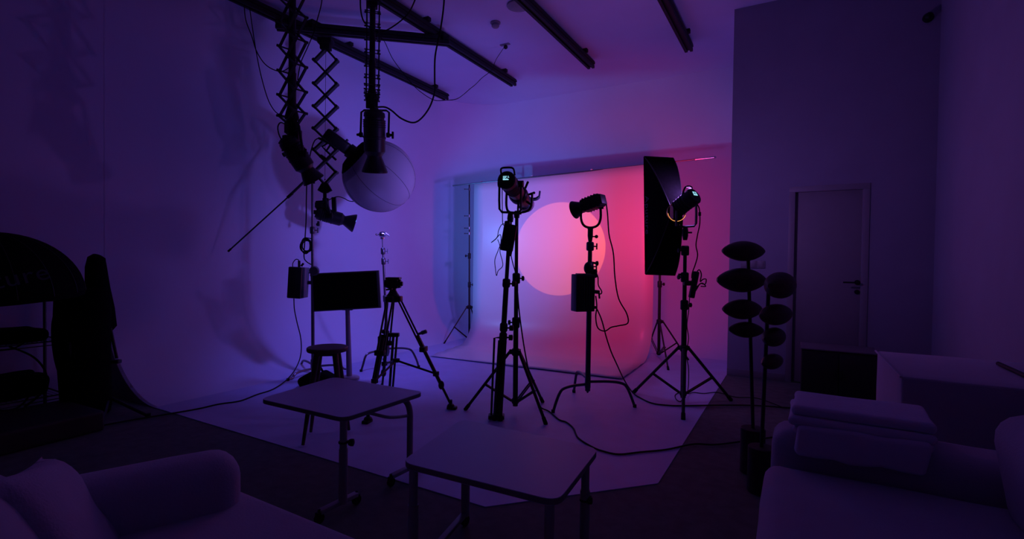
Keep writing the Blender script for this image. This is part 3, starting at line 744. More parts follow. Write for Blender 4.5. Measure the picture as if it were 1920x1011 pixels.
def ringp(a): return ring + (rs*math.cos(a)+ru*math.sin(a))*ringr
corners = [c00, c10, c11, c01]
# ring point nearest each corner direction
rp = []
for c in corners:
    v = (c-fc); a = math.atan2(1 if v.dot(ru) > 0 else -1, 1 if v.dot(rs) > 0 else -1); rp.append(ringp(a))
for i, nm in enumerate(('top_panel', 'far_panel', 'bottom_panel', 'near_panel')):
    j = (i+1) % 4; m = MB(); m.grid(curve_panel(corners[i], corners[j], rp[i], rp[j])); part(nm, m, M_FAB, t, ang=60)
m = MB()
for i in range(4):
    pts = curve_panel(corners[i], corners[(i+1) % 4], rp[i], rp[(i+1) % 4])[0]; m.tube([p*1.0 + (p-fc)*.0 for p in pts], .005, seg=6)
part('corner_seams', m, M_PLA, t)
m = MB()
for i in range(4): m.tube([corners[i], corners[(i+1) % 4]], .008, seg=6)
part('front_rim', m, M_FAB, t)
m = MB(); m.lathe(ring-nrm*.01, nrm, [(0, ringr*.97), (0, ringr*1.03), (.02, ringr*1.03), (.02, ringr*.97), (0, ringr*.97)], seg=36, caps=False); part('speed_ring', m, M_GOLD, t, 'brass-coloured speed ring')
m = MB(); aa = [PI*1.05+PI*.85*k/20 for k in range(21)]
m.tube([ring-nrm*.018+(rs*math.cos(a)+ru*math.sin(a))*ringr*1.0 for a in aa], .0022, seg=6); part('light_gap', m, M_ORNG, t, 'thin glowing gap around the ring')
m = MB(); pz = PV(1268, 395, bC, -.12); m.beam(pz, PV(1268, 424, bC, -.12), .018, .006, up=HF); part('release_strap', m, M_GREY, t)
# lettering
def text_mesh(name, body, size, parent, matrix, mt, lab=None, squash=1.0):
    cu = bpy.data.curves.new(name, 'FONT'); cu.body = body; cu.size = size; cu.extrude = .0006; cu.align_x = 'CENTER'; cu.align_y = 'CENTER'; cu.space_character = 1.08
    to = bpy.data.objects.new('tmp_text', cu); COL.objects.link(to); bpy.context.view_layer.update()
    me = bpy.data.meshes.new_from_object(to); bpy.data.objects.remove(to); bpy.data.curves.remove(cu)
    me.transform(Matrix.Translation(-WL[parent.name]) @ matrix); me.materials.clear(); me.materials.append(mt)
    o = bpy.data.objects.new(name, me); COL.objects.link(o); o.parent = parent; WL[o.name] = WL[parent.name]
    if lab: o['label'] = lab
    return o
pn = curve_panel(c01, c00, rp[3], rp[0])       # near panel
ma = pn[4][10]; tdir = (pn[0][10]-pn[8][10]).normalized()   # downwards
if tdir.z > 0: tdir = -tdir
inn = (pn[4][9]-pn[4][11]).normalized(); pnn = tdir.cross(inn).normalized()
if pnn.dot(CAMP-ma) < 0: pnn = -pnn
upv = pnn.cross(tdir).normalized()
c = ma + upv*.0 + pnn*.012
Mt = Matrix((tdir, upv, pnn)).transposed().to_4x4(); Mt.translation = c
text_mesh('lettering', 'Aputure', .105, t, Mt, M_PRINT, 'grey vertical wordmark')
mf = PV(1284, 380, bC)
# red lamp in the mouth
lamp('softbox_lamp', 'AREA', fc+nrm*.02, nrm, RED_W, RED_C, parent=t, shape='RECTANGLE', size=.28, size_y=1.1, spread=math.radians(112))
lo = bpy.data.objects['softbox_lamp']; Mq = Matrix((rs, ru, -nrm)).transposed(); lo.rotation_quaternion = Mq.to_quaternion()
m = MB(); m.grid([[c00+nrm*.0, c10], [c01, c11]]); part('front_cloth', m, M_LANT, t, 'white front diffusion cloth')

t = thing('softbox_light', 'black cylindrical light with a lit rear readout, plugged into the strip softbox', 'spotlight', PV(1285, 430, bC))
rC = PV(1303, 366, bC, -.14); e = PV(1271, 391, bC, .0); dL = (e-rC).normalized(); LL = (e-rC).length
sL = dL.cross(V(0, 0, 1)).normalized(); uL = sL.cross(dL)
m = MB(); m.lathe(rC, dL, [(0, .072), (.01, .080), (.08, .080), (.085, .076), (LL*.8, .074), (LL, .070)], seg=28); body = part('body', m, M_BLK, t)
m = MB()
for k in range(4): m.lathe(rC+dL*(.10+.03*k), dL, [(0, .0785), (.008, .0785)], seg=28)
part('cooling_ribs', m, M_BLKM, body)
m = MB(); m.tube(smooth([rC+dL*.07-sL*.055+uL*.055, rC+dL*.02-sL*.05+uL*.095, rC+dL*.005+uL*.10, rC+dL*.02+sL*.05+uL*.095, rC+dL*.07+sL*.055+uL*.055], 4), .008, seg=8); part('handle', m, M_PLA, t)
lcd(t, rC-dL*.004+uL*.012, sL, uL, -dL, .055, .042)
m = MB(); m.tube([PV(1305, 378, bC), PV(1305.5, 400, bC), PV(1305, 419, bC), PV(1301, 424, bC), PV(1285, 425, bC), PV(1274, 425, bC), PV(1271, 415, bC, .18), PV(1271, 392, bC, .2)], .0115, seg=8); part('yoke', m, M_BLK, t)
m = MB(); m.lathe(PV(1300, 372, bC), _rt, [(0, .03), (.04, .03)]); part('pivot', m, M_PLA, t)
p = PV(1285, 430, bC); m = MB(); m.lathe(p-V(0, 0, .1), (0, 0, 1), [(0, .018), (.04, .026), (.09, .026), (.12, .02)]); m.cyl(p-V(0, 0, .03), p-V(0, 0, .03)+_rt*.06, .008); part('spigot', m, M_PLA, t)
lamp('leak_fill_lamp', 'POINT', ring-nrm*.05+_rt*.10+V(0, 0, .21), V(0, 1, 0), LEAK_FILL_W, LEAK_FILL_C, parent=t, shadow_soft_size=.04)  # added violet room fill floating above the ring, beyond its small orange leak

# ------------------------------------------------------------------ ballasts and boxes on the stands
MR = Matrix((_rt, HF, V(0, 0, 1))).transposed()
t = thing('ballast_box', 'tall black ballast box clamped to the dark C-stand, cables at its right side', 'power supply', PV(1107, 560, bD))
c = PV(1093, 549, bD, -.05); m = MB(); m.box(c, (.185, .11, .33), Matrix.Rotation(YAW+.35, 3, 'Z'), bev=.008); part('housing', m, M_BLK, t)
m = MB(); m.box(c+V(0, 0, .168), (.12, .07, .008), Matrix.Rotation(YAW+.35, 3, 'Z'), bev=.002); part('top_plate', m, M_GREY, t)
m = MB()
for k in range(7): m.box(c+Matrix.Rotation(YAW+.35, 3, 'Z') @ V(-.075+k*.025, -.057, 0), (.006, .006, .29), Matrix.Rotation(YAW+.35, 3, 'Z'))
part('heat_fins', m, M_BLKM, t)
m = MB(); m.cyl(PV(1112, 547, bD), PV(1124, 548, bD), .017); m.cyl(PV(1123, 548, bD), PV(1124, 560, bD), .008); part('plug', m, M_PLA, t)
m = MB(); m.cyl(PV(1110, 576, bD), PV(1119, 577, bD), .013); part('plug', m, M_PLA, t)
m = MB(); m.ball(PV(1104, 503, bD, -.03), .045, (1, 1, 1.3)); m.cyl(PV(1107, 492, bD), PV(1118, 494, bD), .010); m.lathe(PV(1117, 494, bD), _rt, [(0, .02), (.02, .022), (.025, .01)]); m.box(PV(1113, 513, bD), (.06, .06, .08), bev=.015); part('clamp', m, M_PLA, t)

t = thing('ballast_box', 'tilted black ballast box hanging on the folded stand below the middle spotlight', 'power supply', PV(950, 420, bB))
c = PV(953.5, 446, bB, -.05); Mt_ = MR @ Matrix.Rotation(-.16, 3, 'Y').inverted()
Mt_ = MR @ Matrix.Rotation(.16, 3, 'Y')
m = MB(); m.box(c, (.105, .07, .215), Mt_, bev=.012); part('housing', m, M_BLK, t)
m = MB(); m.box(c+Mt_ @ V(.0, -.037, .0), (.08, .006, .18), Mt_, bev=.002); part('cover', m, M_PLA, t)
m = MB(); m.lathe(PV(957, 469, bB), V(.02, 0, -1), [(0, .018), (.05, .008)]); part('plug', m, M_PLA, t)
m = MB(); m.box(PV(953, 420, bB), (.05, .05, .05), bev=.01); part('hook', m, M_PLA, t)

t = thing('ballast_box', 'black ballast box with a grey side, clamped to the C-stand left of the monitor', 'power supply', PV(580, 527, bF))
c = PV(557, 530, bF, -.08); Mz = MR @ Matrix.Rotation(-.05, 3, 'Y').inverted()
m = MB(); m.box(PV(556, 530, bF, -.08), (.15, .12, .345), Mz, bev=.01); part('housing', m, M_BLK, t)
m = MB(); m.box(PV(570.5, 530, bF, -.04), (.055, .12, .335), Mz, bev=.006); part('heat_sink', m, M_GREY, t, 'grey finned side')
m = MB(); m.box(PV(546.5, 513, bF), (.03, .06, .06), bev=.01); part('side_knob', m, M_PLA, t)
m = MB(); m.cyl(PV(561, 501, bF), PV(561, 489, bF), .014); part('plug', m, M_PLA, t)
m = MB(); m.cyl(PV(565, 499, bF), PV(569, 494, bF), .012); part('plug', m, M_PLA, t)
m = MB(); m.box(PV(579, 530, bF), (.08, .05, .04), MR, bev=.005); part('clamp', m, M_PLA, t)

t = thing('small_driver_box', 'small tilted black driver box with looped cord on the softbox stand', 'power supply', PV(1288, 530, bC))
c = PV(1301, 534, bC, -.05); Mz = MR @ Matrix.Rotation(.17, 3, 'Y')
m = MB(); m.box(c, (.05, .045, .245), Mz, bev=.01); part('housing', m, M_BLK, t)
m = MB(); m.box(PV(1290, 531, bC, -.02), (.08, .05, .045), MR, bev=.008); part('clamp', m, M_PLA, t)
m = MB(); m.cyl(PV(1281, 515, bC), PV(1272, 515, bC), .01); part('clamp_knob', m, M_PLA, t)

# ------------------------------------------------------------------ cables
def cable(label, pts, r=.006, name='power_cable', group=None, sub=6):
    P = smooth(pts, sub); m = MB(); m.tube(P, r, seg=6)
    return solo(name, m, M_CABLE, label, 'cable', P[0], group)
def A(px, py, b, off=0): return PV(px, py, b, off)
fz = .012
def Fg(px, py, z=None): return G(px, py, fz if z is None else z)
# ceiling cables
xr1 = (-5.36, 3.6); 
cable('thin cable falling from the leftmost ceiling rail in a shallow loop to the left mast', [A(458, 12, x1), A(461, 38, x1), A(472, 68, x1), A(482, 98, x1), A(500, 123, x1), A(526, 134, x1), A(546, 124, x1)], .0045)
cable('thin cable falling from the leftmost ceiling rail down to the foot of the left mast', [A(468, 14, x1), A(473, 50, x1), A(480, 95, x1), A(489, 140, x1), A(502, 185, x1), A(515, 208, x1), A(528, 216, x1), A(545, 219, x1)], .0045)
cable('cable looping up to the top frame edge right of the left mast', [A(604, -25, x1), A(603, 5, x1), A(594, 40, x1), A(588, 62, x1), A(577, 88, x1), A(564, 118, x1), A(558, 150, x1)], .005)
cable('cable drooping in a loop around the edge-on mast near the top frame edge', [A(676, -25, x3), A(676, 15, x3), A(682, 40, x3), A(697, 54, x3), A(712, 60, x3), A(730, 54, x3), A(755, 36, x3), A(770, 18, x3), A(784, -15, x3)], .008)
cable('long cable falling from the top frame edge and curling up into the downward spotlight', [A(834, -20, x3), A(831, 20, x3), A(825, 60, x3), A(816, 105, x3), A(815, 150, x3), A(815, 172, x3), A(806, 200, x3), A(790, 222, x3), A(774, 230, x3), A(752, 222, x3), A(735, 208, x3), A(722, 201, x3), A(706, 201, x3)], .009)
xc_ = (-4.4, 5.4); hk = G(947, 86, CH-.05)
cable('thin wire draped below the rails to the ceiling hook', [A(714, 70, x3), A(722, 80, x3), A(735, 108, x3), A(752, 132, x3), A(775, 160, x3), A(795, 177, x3), A(815, 188, x3), A(835, 188, x3), A(855, 186, x3), A(868, 178, (-3.9, 4.6)), A(882, 166, (-3.9, 4.8)), A(892, 158, (-3.8, 5.0)), A(905, 145, (-3.8, 5.2)), A(921, 132, (-3.7, 5.5)), A(930, 112, (-3.6, 5.7)), A(939, 98, (-3.55, 5.8)), hk], .004)
cable('short cord looping out of the back of the left spotlight', [A(545, 247, x1), A(535, 234, x1), A(526, 230, x1), A(521, 238, x1), A(523, 252, x1), A(530, 266, x1)], .0055)
cable('cord running from the boom light down to the coil on the tall C-stand', [A(598, 259, bF, .14), A(590, 264, bF, .14), A(584, 280, bF, .12), A(580, 300, bF, .10), A(576, 330, bF, .08), A(574.5, 370, bF), A(574, 410, bF), A(572, 446, bF), A(570, 480, bF), A(574, 490, bF), A(583, 496, bF)], .0065)
cable('short cord from the small blue-beam spotlight running behind the white globe', [A(614, 376, x2), A(632, 369, x2), A(645, 372, x2), A(655, 377, x2), A(668, 376, x2), A(690, 360, x2, .2)], .006)
# cable coil
m = MB(); c = A(574, 461, bF)
for k in range(5):
    rx = .050+.006*(k % 3); rz = .078-.008*(k % 2); o = HF*(.008*(k-2))+_rt*(.006*math.sin(k*2.3))
    m.tube([c+o+_rt*(rx*math.cos(a*PI/9))+V(0, 0, rz*math.sin(a*PI/9)+.012*math.sin(a*PI/9+k)) for a in range(19)], .0065, seg=6)
m.tube([A(570, 449, bF), A(575, 446, bF), A(586, 448, bF)], .006, seg=6)
solo('cable_coil', m, M_CABLE, 'coil of black cable hung on the tall C-stand above the monitor', 'cable', c)
cable('short cord arching over the top of the left ballast box', [A(549, 502, bF), A(549, 494, bF), A(554, 487, bF), A(559, 487, bF), A(562, 492, bF)], .005)
p1 = Fg(482, 740)
cable('long cable from the left ballast box across the floor to the lower left', [A(551, 560, bF), A(552, 580, bF), A(557, 605, bF), A(564, 635, bF), A(564, 665, bF), A(555, 690, bF, -.1), G(538, 712, .03), Fg(512, 730), Fg(482, 740), Fg(450, 752), Fg(410, 758), Fg(370, 767), Fg(300, 779, .012), Fg(240, 789, .012), Fg(150, 806, .012), Fg(80, 822, .012), Fg(-20, 840, .012)], .0062)
cable('cable trailing from the middle stand across the floor behind the near table', [A(969, 525, bA), A(973, 580, bA), A(981, 640, bA), A(990, 690, bA, -.15), G(1000, 735, .10), G(1012, 762, .03), Fg(1030, 772), Fg(1048, 787), Fg(1062, 792), Fg(1075, 803), Fg(1084, 821), Fg(1110, 838), Fg(1130, 846), Fg(1160, 852), Fg(1200, 848), Fg(1250, 843), Fg(1300, 833), Fg(1340, 834, .012), Fg(1390, 828, .012), Fg(1450, 820, .012)], .0060)
cable('cord looping from the boxy spotlight down and back to its ballast box', [A(1135, 372, bD), A(1139, 400, bD), A(1142, 440, bD), A(1150, 475, bD), A(1153, 520, bD), A(1160, 560, bD), A(1175, 588, bD), A(1177, 606, bD), A(1160, 611, bD), A(1146, 614, bD), A(1134, 621, bD), A(1121, 615, bD), A(1117, 595, bD), A(1119, 575, bD), A(1117, 555, bD)], .0062)
cable('short cord hugging the right side of the tall ballast box', [A(1116, 507, bD), A(1121, 520, bD), A(1122, 535, bD), A(1128, 546, bD), A(1127, 551, bD), A(1123, 551, bD)], .0055)
cable('cable from the tall ballast box sloping to the floor and away to the right', [A(1118, 577, bD), A(1128, 600, bD), A(1137, 633, bD), A(1146, 660, bD), A(1155, 680, bD, .05), G(1170, 712, .12), G(1186, 736, .03), Fg(1200, 746), Fg(1222, 756), Fg(1250, 760), Fg(1282, 761), Fg(1340, 760), Fg(1400, 760, .012), Fg(1440, 762, .012), Fg(1490, 766, .012)], .0062)
cable('cord from the softbox light down to the small driver box', [A(1304, 380, bC), A(1310, 388, bC), A(1312, 400, bC), A(1312, 420, bC), A(1308, 440, bC), A(1305, 460, bC), A(1308, 478, bC), A(1304, 495, bC), A(1298, 512, bC), A(1297, 522, bC)], .0055)
m = MB(); m.cyl(A(1312, 398, bC), A(1312, 405, bC), .012); solo('cable_connector', m, M_PLA, 'small black inline connector on the cord behind the softbox light', 'connector', A(1312, 400, bC))
cable('looped cord hanging on the right of the small driver box', [A(1305, 512, bC), A(1311, 506, bC), A(1315, 515, bC), A(1313, 528, bC), A(1318, 524, bC), A(1324, 524, bC), A(1322, 533, bC), A(1313, 532, bC), A(1307, 541, bC), A(1303, 547, bC), A(1307, 538, bC), A(1316, 531, bC), A(1323, 537, bC), A(1314, 537, bC)], .0055)
cable('wavy cord running down the softbox stand to the floor', [A(1293, 558, bC), A(1291, 585, bC), A(1288, 610, bC), A(1291, 635, bC), A(1287, 665, bC, -.03), A(1291, 690, bC, -.03), A(1291, 720, bC, -.03), G(1290, 738, .04), Fg(1300, 736), Fg(1320, 738), Fg(1345, 736), Fg(1380, 745, .012), Fg(1420, 747, .012), Fg(1470, 765, .012)], .0045)
cable('small loop of cord lying at the foot of the softbox stand', [Fg(1283, 742), Fg(1274, 737), Fg(1266, 741), Fg(1268, 749), Fg(1276, 753), Fg(1282, 744)], .0045)
cable('tangled cord hanging left of the tilted ballast box', [A(941.5, 352, bB), A(942, 400, bB), A(943, 421, bB), A(948, 420, bB), A(941, 421, bB), A(935, 432, bB), A(932, 445, bB), A(921, 455, bB), A(929, 449, bB), A(938, 440, bB), A(939, 455, bB), A(934, 470, bB), A(928, 487, bB), A(929, 505, bB), A(931, 517, bB), A(934, 508, bB), A(942, 500, bB), A(942, 490, bB), A(938, 475, bB), A(937, 460, bB), A(933, 449, bB)], .0035)
cable('cord dropping from the tilted ballast box toward the middle stand', [A(958, 478, bB), A(961, 492, bB), A(966, 510, bB, .1), A(970, 530, bA), A(971, 545, bA)], .004)

# ------------------------------------------------------------------ video tripod
bT = (-3.048, 3.364); apex = PV(737, 556, bT)
t = thing('video_tripod', 'black video tripod with a fluid head, standing behind the far table', 'tripod', V(bT[0], bT[1], 0))
feet = [xy(845, 768), xy(690, 793), (bT[0]+(third(bT, xy(845, 768), xy(690, 793))[0]-bT[0]), third(bT, xy(845, 768), xy(690, 793))[1])]
m = MB(); m.lathe(apex-V(0, 0, .05), (0, 0, 1), [(0, .045), (.02, .055), (.06, .055), (.08, .04), (.10, .03)]); part('bowl', m, M_PLA, t)
hd = PV(737, 532, bT); m = MB(); m.box(hd, (.10, .09, .085), MR, bev=.015); m.lathe(hd-_rt*.07, _rt, [(0, .035), (.02, .04), (.12, .04), (.14, .035)]); m.cyl(hd-V(0, 0, .09), hd, .028); head = part('fluid_head', m, M_BLK, t)
m = MB(); pz = PV(738, 522, bT); m.box(pz, (.12, .11, .018), MR, bev=.004); part('camera_plate', m, M_BLK, head)
m = MB(); m.cyl(hd+_rt*.06, hd+_rt*.085, .02); m.lathe(PV(736, 541, bT)-HF*.05, -HF, [(0, .015), (.03, .012)]); m.cyl(hd-_rt*.02+V(0, 0, -.05), hd-_rt*.06+V(0, 0, -.055), .008); part('head_knob', m, M_PLA, head)
for i, f in enumerate(feet):
    F = V(f[0], f[1], .045); dr = (V(F.x, F.y, 0)-V(bT[0], bT[1], 0)).normalized(); sd_ = V(-dr.y, dr.x, 0)
    a = apex+dr*.055-V(0, 0, .02); k1 = a.lerp(F, .48); k2 = a.lerp(F, .82)
    m = MB()
    for sg in (-1, 1): m.tube([a+sd_*.028*sg, k1+sd_*.030*sg], .0085, seg=8)
    m.box(a, (.05, .07, .05), Matrix.Rotation(math.atan2(dr.y, dr.x), 3, 'Z'), bev=.008)
    leg = part('leg', m, M_BLK, t)
    m = MB(); m.tube([a.lerp(F, .35), k2], .016, seg=10); m.box(k1, (.05, .085, .045), Matrix.Rotation(math.atan2(dr.y, dr.x), 3, 'Z'), bev=.006); part('middle_tube', m, M_BLK, leg)
    m = MB(); m.tube([k2, F], .011, seg=10); m.ball(k2, .026, (1, 1, 1.5)); part('lower_tube', m, M_BLK, leg)
    m = MB(); m.ball(F-V(0, 0, .018), .034, (1, 1, .8)); m.box(F+dr*.012-V(0, 0, .03), (.085, .055, .03), Matrix.Rotation(math.atan2(dr.y, dr.x), 3, 'Z'), bev=.008); m.cyl(F, F+V(0, 0, .04), .014); part('rubber_foot', m, M_PLA, leg)
kn = PV(793, 627, bT, .02); m = MB(); m.lathe(kn-_rt*.045, _rt*1+V(0, 0, .35), [(0, .010), (.03, .012), (.035, .018), (.08, .018), (.085, .01)]); part('leg_clamp', m, M_GREY, t)
ctr = PV(743, 676, bT, 0)
m = MB(); m.lathe(ctr-V(0, 0, .015), (0, 0, 1), [(0, .03), (.03, .03)]); part('spreader_hub', m, M_PLA, t)
for f in feet:
    F = V(f[0], f[1], .045); dr = (V(F.x, F.y, 0)-V(bT[0], bT[1], 0)).normalized(); a = apex+dr*.055; q_ = a.lerp(F, .72)
    m = MB(); m.tube([ctr, q_], .0095, seg=8); m.box(q_, (.035, .05, .04), bev=.005); part('spreader_arm', m, M_BLK, t)
m = MB()
a = PV(722, 600, bT); m.tube([PV(719, 628, bT, -.03), PV(703, 712, bT, -.12)], .026, seg=12); m.box(PV(716, 640, bT, -.05), (.05, .06, .09), bev=.008)
part('padded_leg_wrap', m, M_FAB, t)
m = MB(); m.tube([PV(738, 625, bT, .1), PV(729, 748, bT, .23)], .012, seg=8); m.tube([PV(745, 625, bT, .1), PV(735, 746, bT, .23)], .010, seg=8); m.box(PV(738, 628, bT, .08), (.10, .05, .035), MR, bev=.006); m.ball(PV(719, 622, bT), .02); part('rear_struts', m, M_BLK, t)

# ------------------------------------------------------------------ monitor on floor stand
bM = (-4.082, 3.759); bM = xy(655, 713)
t = thing('floor_monitor', 'dark screen with a thin grey bezel on a single pole stand behind the stool', 'monitor', V(bM[0], bM[1], 0))
q4 = [PV(582, 513, bM, -.06), PV(710, 507, bM, -.02), PV(714, 577.5, bM, -.02), PV(585, 585, bM, -.06)]
nm_ = (q4[1]-q4[0]).cross(q4[3]-q4[0]).normalized()
if nm_.dot(CAMP-q4[0]) < 0: nm_ = -nm_
m = MB(); m.prism(q4, -nm_*.035); part('housing', m, M_GREY, t)
cx_ = sum(q4, Vector())/4; ins = [p.lerp(cx_, .0)+(cx_-p).normalized()*.028 for p in q4]
m = MB(); m.prism([p+nm_*.003 for p in ins], -nm_*.002); part('screen', m, M_SCRN, t, 'unlit black glass')
m = MB(); c = PV(590, 508, bM, -.09); m.lathe(c, nm_, [(0, .050), (.02, .050), (.028, .040)]); part('corner_disc', m, M_GREY, t, 'round grey disc on the top left corner')
pt_ = PV(651.5, 575, bM, .03); m = MB(); m.tube([V(bM[0], bM[1], .03), V(pt_.x, pt_.y, pt_.z)], [.030, .023], seg=16); part('pole', m, M_WHTM, t)
m = MB(); m.box(pt_+V(0, 0, .02)-nm_*.0, (.12, .04, .12), MR, bev=.01); part('mount', m, M_GREY, t)
m = MB(); m.lathe(V(bM[0], bM[1], .012), (0, 0, 1), [(0, .105), (.02, .105), (.03, .09), (.035, .05)], seg=40); part('base', m, M_WHTM, t)

# sandbag at the C-stand
c = G(597, 712, .07)
t = thing('sandbag', 'black sandbag slumped over the C-stand base behind the stool', 'sandbag', V(c.x, c.y, .012))
for i, sg in enumerate((-1, 1)):
    m = MB(); m.box(c+_rt*sg*.085+V(0, 0, .0), (.19, .20, .13), MR @ Matrix.Rotation(.5*sg, 3, 'Y'), bev=.045, seg=4); part('pouch', m, M_FAB, t)
m = MB(); m.tube(smooth([c-_rt*.05+V(0, 0, .07), c+V(0, 0, .14), c+_rt*.05+V(0, 0, .07)], 5), .012, seg=8); part('handle', m, M_FAB, t)

# ------------------------------------------------------------------ stool
cS = G(613, 823); v1 = G(568, 838)-cS
st = V(cS.x, cS.y, 0); zs_ = PV(612, 650, (cS.x, cS.y)).z
t = thing('round_stool', 'round wooden stool with four splayed legs behind the far table', 'stool', st)
m = MB(); m.lathe(V(st.x, st.y, zs_-.035), (0, 0, 1), [(0, .12), (.004, .137), (.012, .141), (.028, .141), (.034, .136), (.038, .11), (.035, .02)], seg=40); part('seat', m, M_STOOL, t)
for k in range(4):
    v = rotv(v1, k*PI/2+.06*0); F = st+v+V(0, 0, .012); a = V(st.x, st.y, zs_-.035)+v.normalized()*.085
    m = MB(); m.tube([a, a.lerp(F, .5), F], [.021, .018, .011], seg=12); part('leg', m, M_STOOL, t)
m = MB(); 
for k in range(4):
    v = rotv(v1, k*PI/2).normalized(); v2 = rotv(v1, (k+1)*PI/2).normalized(); z = zs_-.05
    m.tube([V(st.x, st.y, z)+v*.085, V(st.x, st.y, z)+v2*.085], .009, seg=8)
part('under_frame', m, M_STOOL, t)

# ------------------------------------------------------------------ tables
def rounded(poly, r, n=5):
    out = []
    for i, p in enumerate(poly):
        a = poly[i-1]; b = poly[(i+1) % len(poly)]; u = (a-p).normalized(); v = (b-p).normalized()
        for k in range(n+1):
            s_ = k/n; out.append((p+u*r)*(1-s_)**2 + p*2*s_*(1-s_) + (p+v*r)*s_*s_)
    return out
def table_top(t, q, z, th=.024, r=.055):
    poly = rounded([V(p.x, p.y, z-th) for p in q], r); m = MB(); m.prism(poly, (0, 0, th)); tt = part('tabletop', m, M_WHT, t)
    c = sum(q, Vector())/4; poly = rounded([V(c.x+(p.x-c.x)*1.004, c.y+(p.y-c.y)*1.004, z-th*.92) for p in q], r); m = MB(); m.prism(poly, (0, 0, th*.80)); part('edge_band', m, M_GREY, tt, 'grey edge band')
ZT = .505
q = [G(487, 748, ZT), G(626, 707, ZT), G(795, 735, ZT), G(645, 784, ZT)]
c = sum(q, Vector())/4
t = thing('side_table', 'white rounded side table in front of the stool, farther from the camera than its twin', 'table', V(c.x, c.y, 0), 'white adjustable side tables')
table_top(t, q, ZT)
def caster(t, p, parent=None):
    m = MB(); m.cyl(p+V(-.010, 0, .024), p+V(.010, 0, .024), .024, seg=16); m.box(p+V(0, 0, .045), (.03, .03, .02), bev=.004); m.cyl(p+V(0, 0, .045), p+V(0, 0, .07), .006, seg=8)
    part('caster', m, M_PLA, parent or t)
# column 1 at front corner, column 2 at right corner
P1 = G(643, 962); P1 = V(P1.x, P1.y, 0); P2 = V(q[2].x-.045, q[2].y-.075, 0)
base1 = P1.copy()
m = MB(); m.cyl(V(P1.x, P1.y, .05), V(P1.x, P1.y, .33), .022); m.cyl(V(P1.x, P1.y, .30), V(P1.x, P1.y, ZT-.022), .0185); c1 = part('column', m, M_WHTM, t)
kn = PV(656, 830, (P1.x, P1.y), -.01); m = MB(); m.cyl(V(P1.x, P1.y, kn.z), kn, .006); m.lathe(kn-_rt*.006, _rt, [(0, .014), (.01, .019), (.024, .019), (.028, .010)], seg=8); m.lathe(V(P1.x, P1.y, kn.z-.006), (0, 0, 1), [(0, .025), (.008, .025)], seg=16); part('clamp_knob', m, M_PLA, c1)
pts = smooth([V(P2.x-.09, P2.y-.02, ZT-.030), V(P2.x-.03, P2.y-.005, ZT-.045), V(P2.x, P2.y, ZT-.10), V(P2.x+.003, P2.y, .3), V(P2.x+.004, P2.y, .055)], 5)
m = MB(); m.tube(pts, .018, seg=12); c2 = part('column', m, M_WHTM, t)
m = MB(); xl = PV(724, 778, (P2.x-.0, P2.y-.05)); m.tube(smooth([V(P1.x+.0, P1.y+.05, ZT-.03), V(P2.x-.04, P2.y-.32, ZT-.035), V(P2.x-.01, P2.y-.16, ZT-.10), V(P2.x, P2.y, ZT-.13)], 5), .009, seg=8); part('curved_brace', m, M_WHTM, t)
for P_ in (P1, P2):
    a = V(P_.x-.01, P_.y+.10, .055); b = V(P_.x-.02, P_.y-.13, .055)
    m = MB(); m.beam(a, b, .035, .022, bev=.004); fb = part('foot_bar', m, M_WHTM, t)
    for e in (a, b): caster(t, V(e.x, e.y, 0), fb)
q = [G(752, 866, ZT), G(866, 786, ZT), G(1123, 841, ZT), G(1046, 940, ZT)]
c = sum(q, Vector())/4
t = thing('side_table', 'white rounded side table nearest the camera, standing right of the other one', 'table', V(c.x, c.y, 0), 'white adjustable side tables')
table_top(t, q, ZT, r=.06)
for i, (p, fr_) in enumerate(zip(q, (.12, .13, .14, .12))):
    b_ = p.lerp(c, fr_); b_.z = 0
    m = MB(); m.cyl(b_+V(0, 0, .05), b_+V(0, 0, .33), .021); m.cyl(b_+V(0, 0, .3), b_+V(0, 0, ZT-.022), .0175); l = part('column', m, M_WHTM, t)
    caster(t, b_, l)
    if i == 2:
        kn = PV(1101, 938, (b_.x, b_.y), -.01); m = MB(); m.cyl(V(b_.x, b_.y, kn.z), kn, .006); m.lathe(kn-_rt*.004, _rt, [(0, .012), (.01, .018), (.022, .018), (.026, .010)], seg=8); m.lathe(V(b_.x, b_.y, kn.z-.006), (0, 0, 1), [(0, .024), (.008, .024)], seg=16); part('clamp_knob', m, M_PLA, l)
for i, j in ((0, 1), (2, 3)):
    a = q[i].lerp(c, .13); b = q[j].lerp(c, .13); a.z = b.z = .06; m = MB(); m.beam(a, b, .03, .02, bev=.004); part('foot_bar', m, M_GREY, t)
    a.z = b.z = ZT-.035; m = MB(); m.beam(a, b, .03, .02, bev=.004); part('top_rail', m, M_WHTM, t)

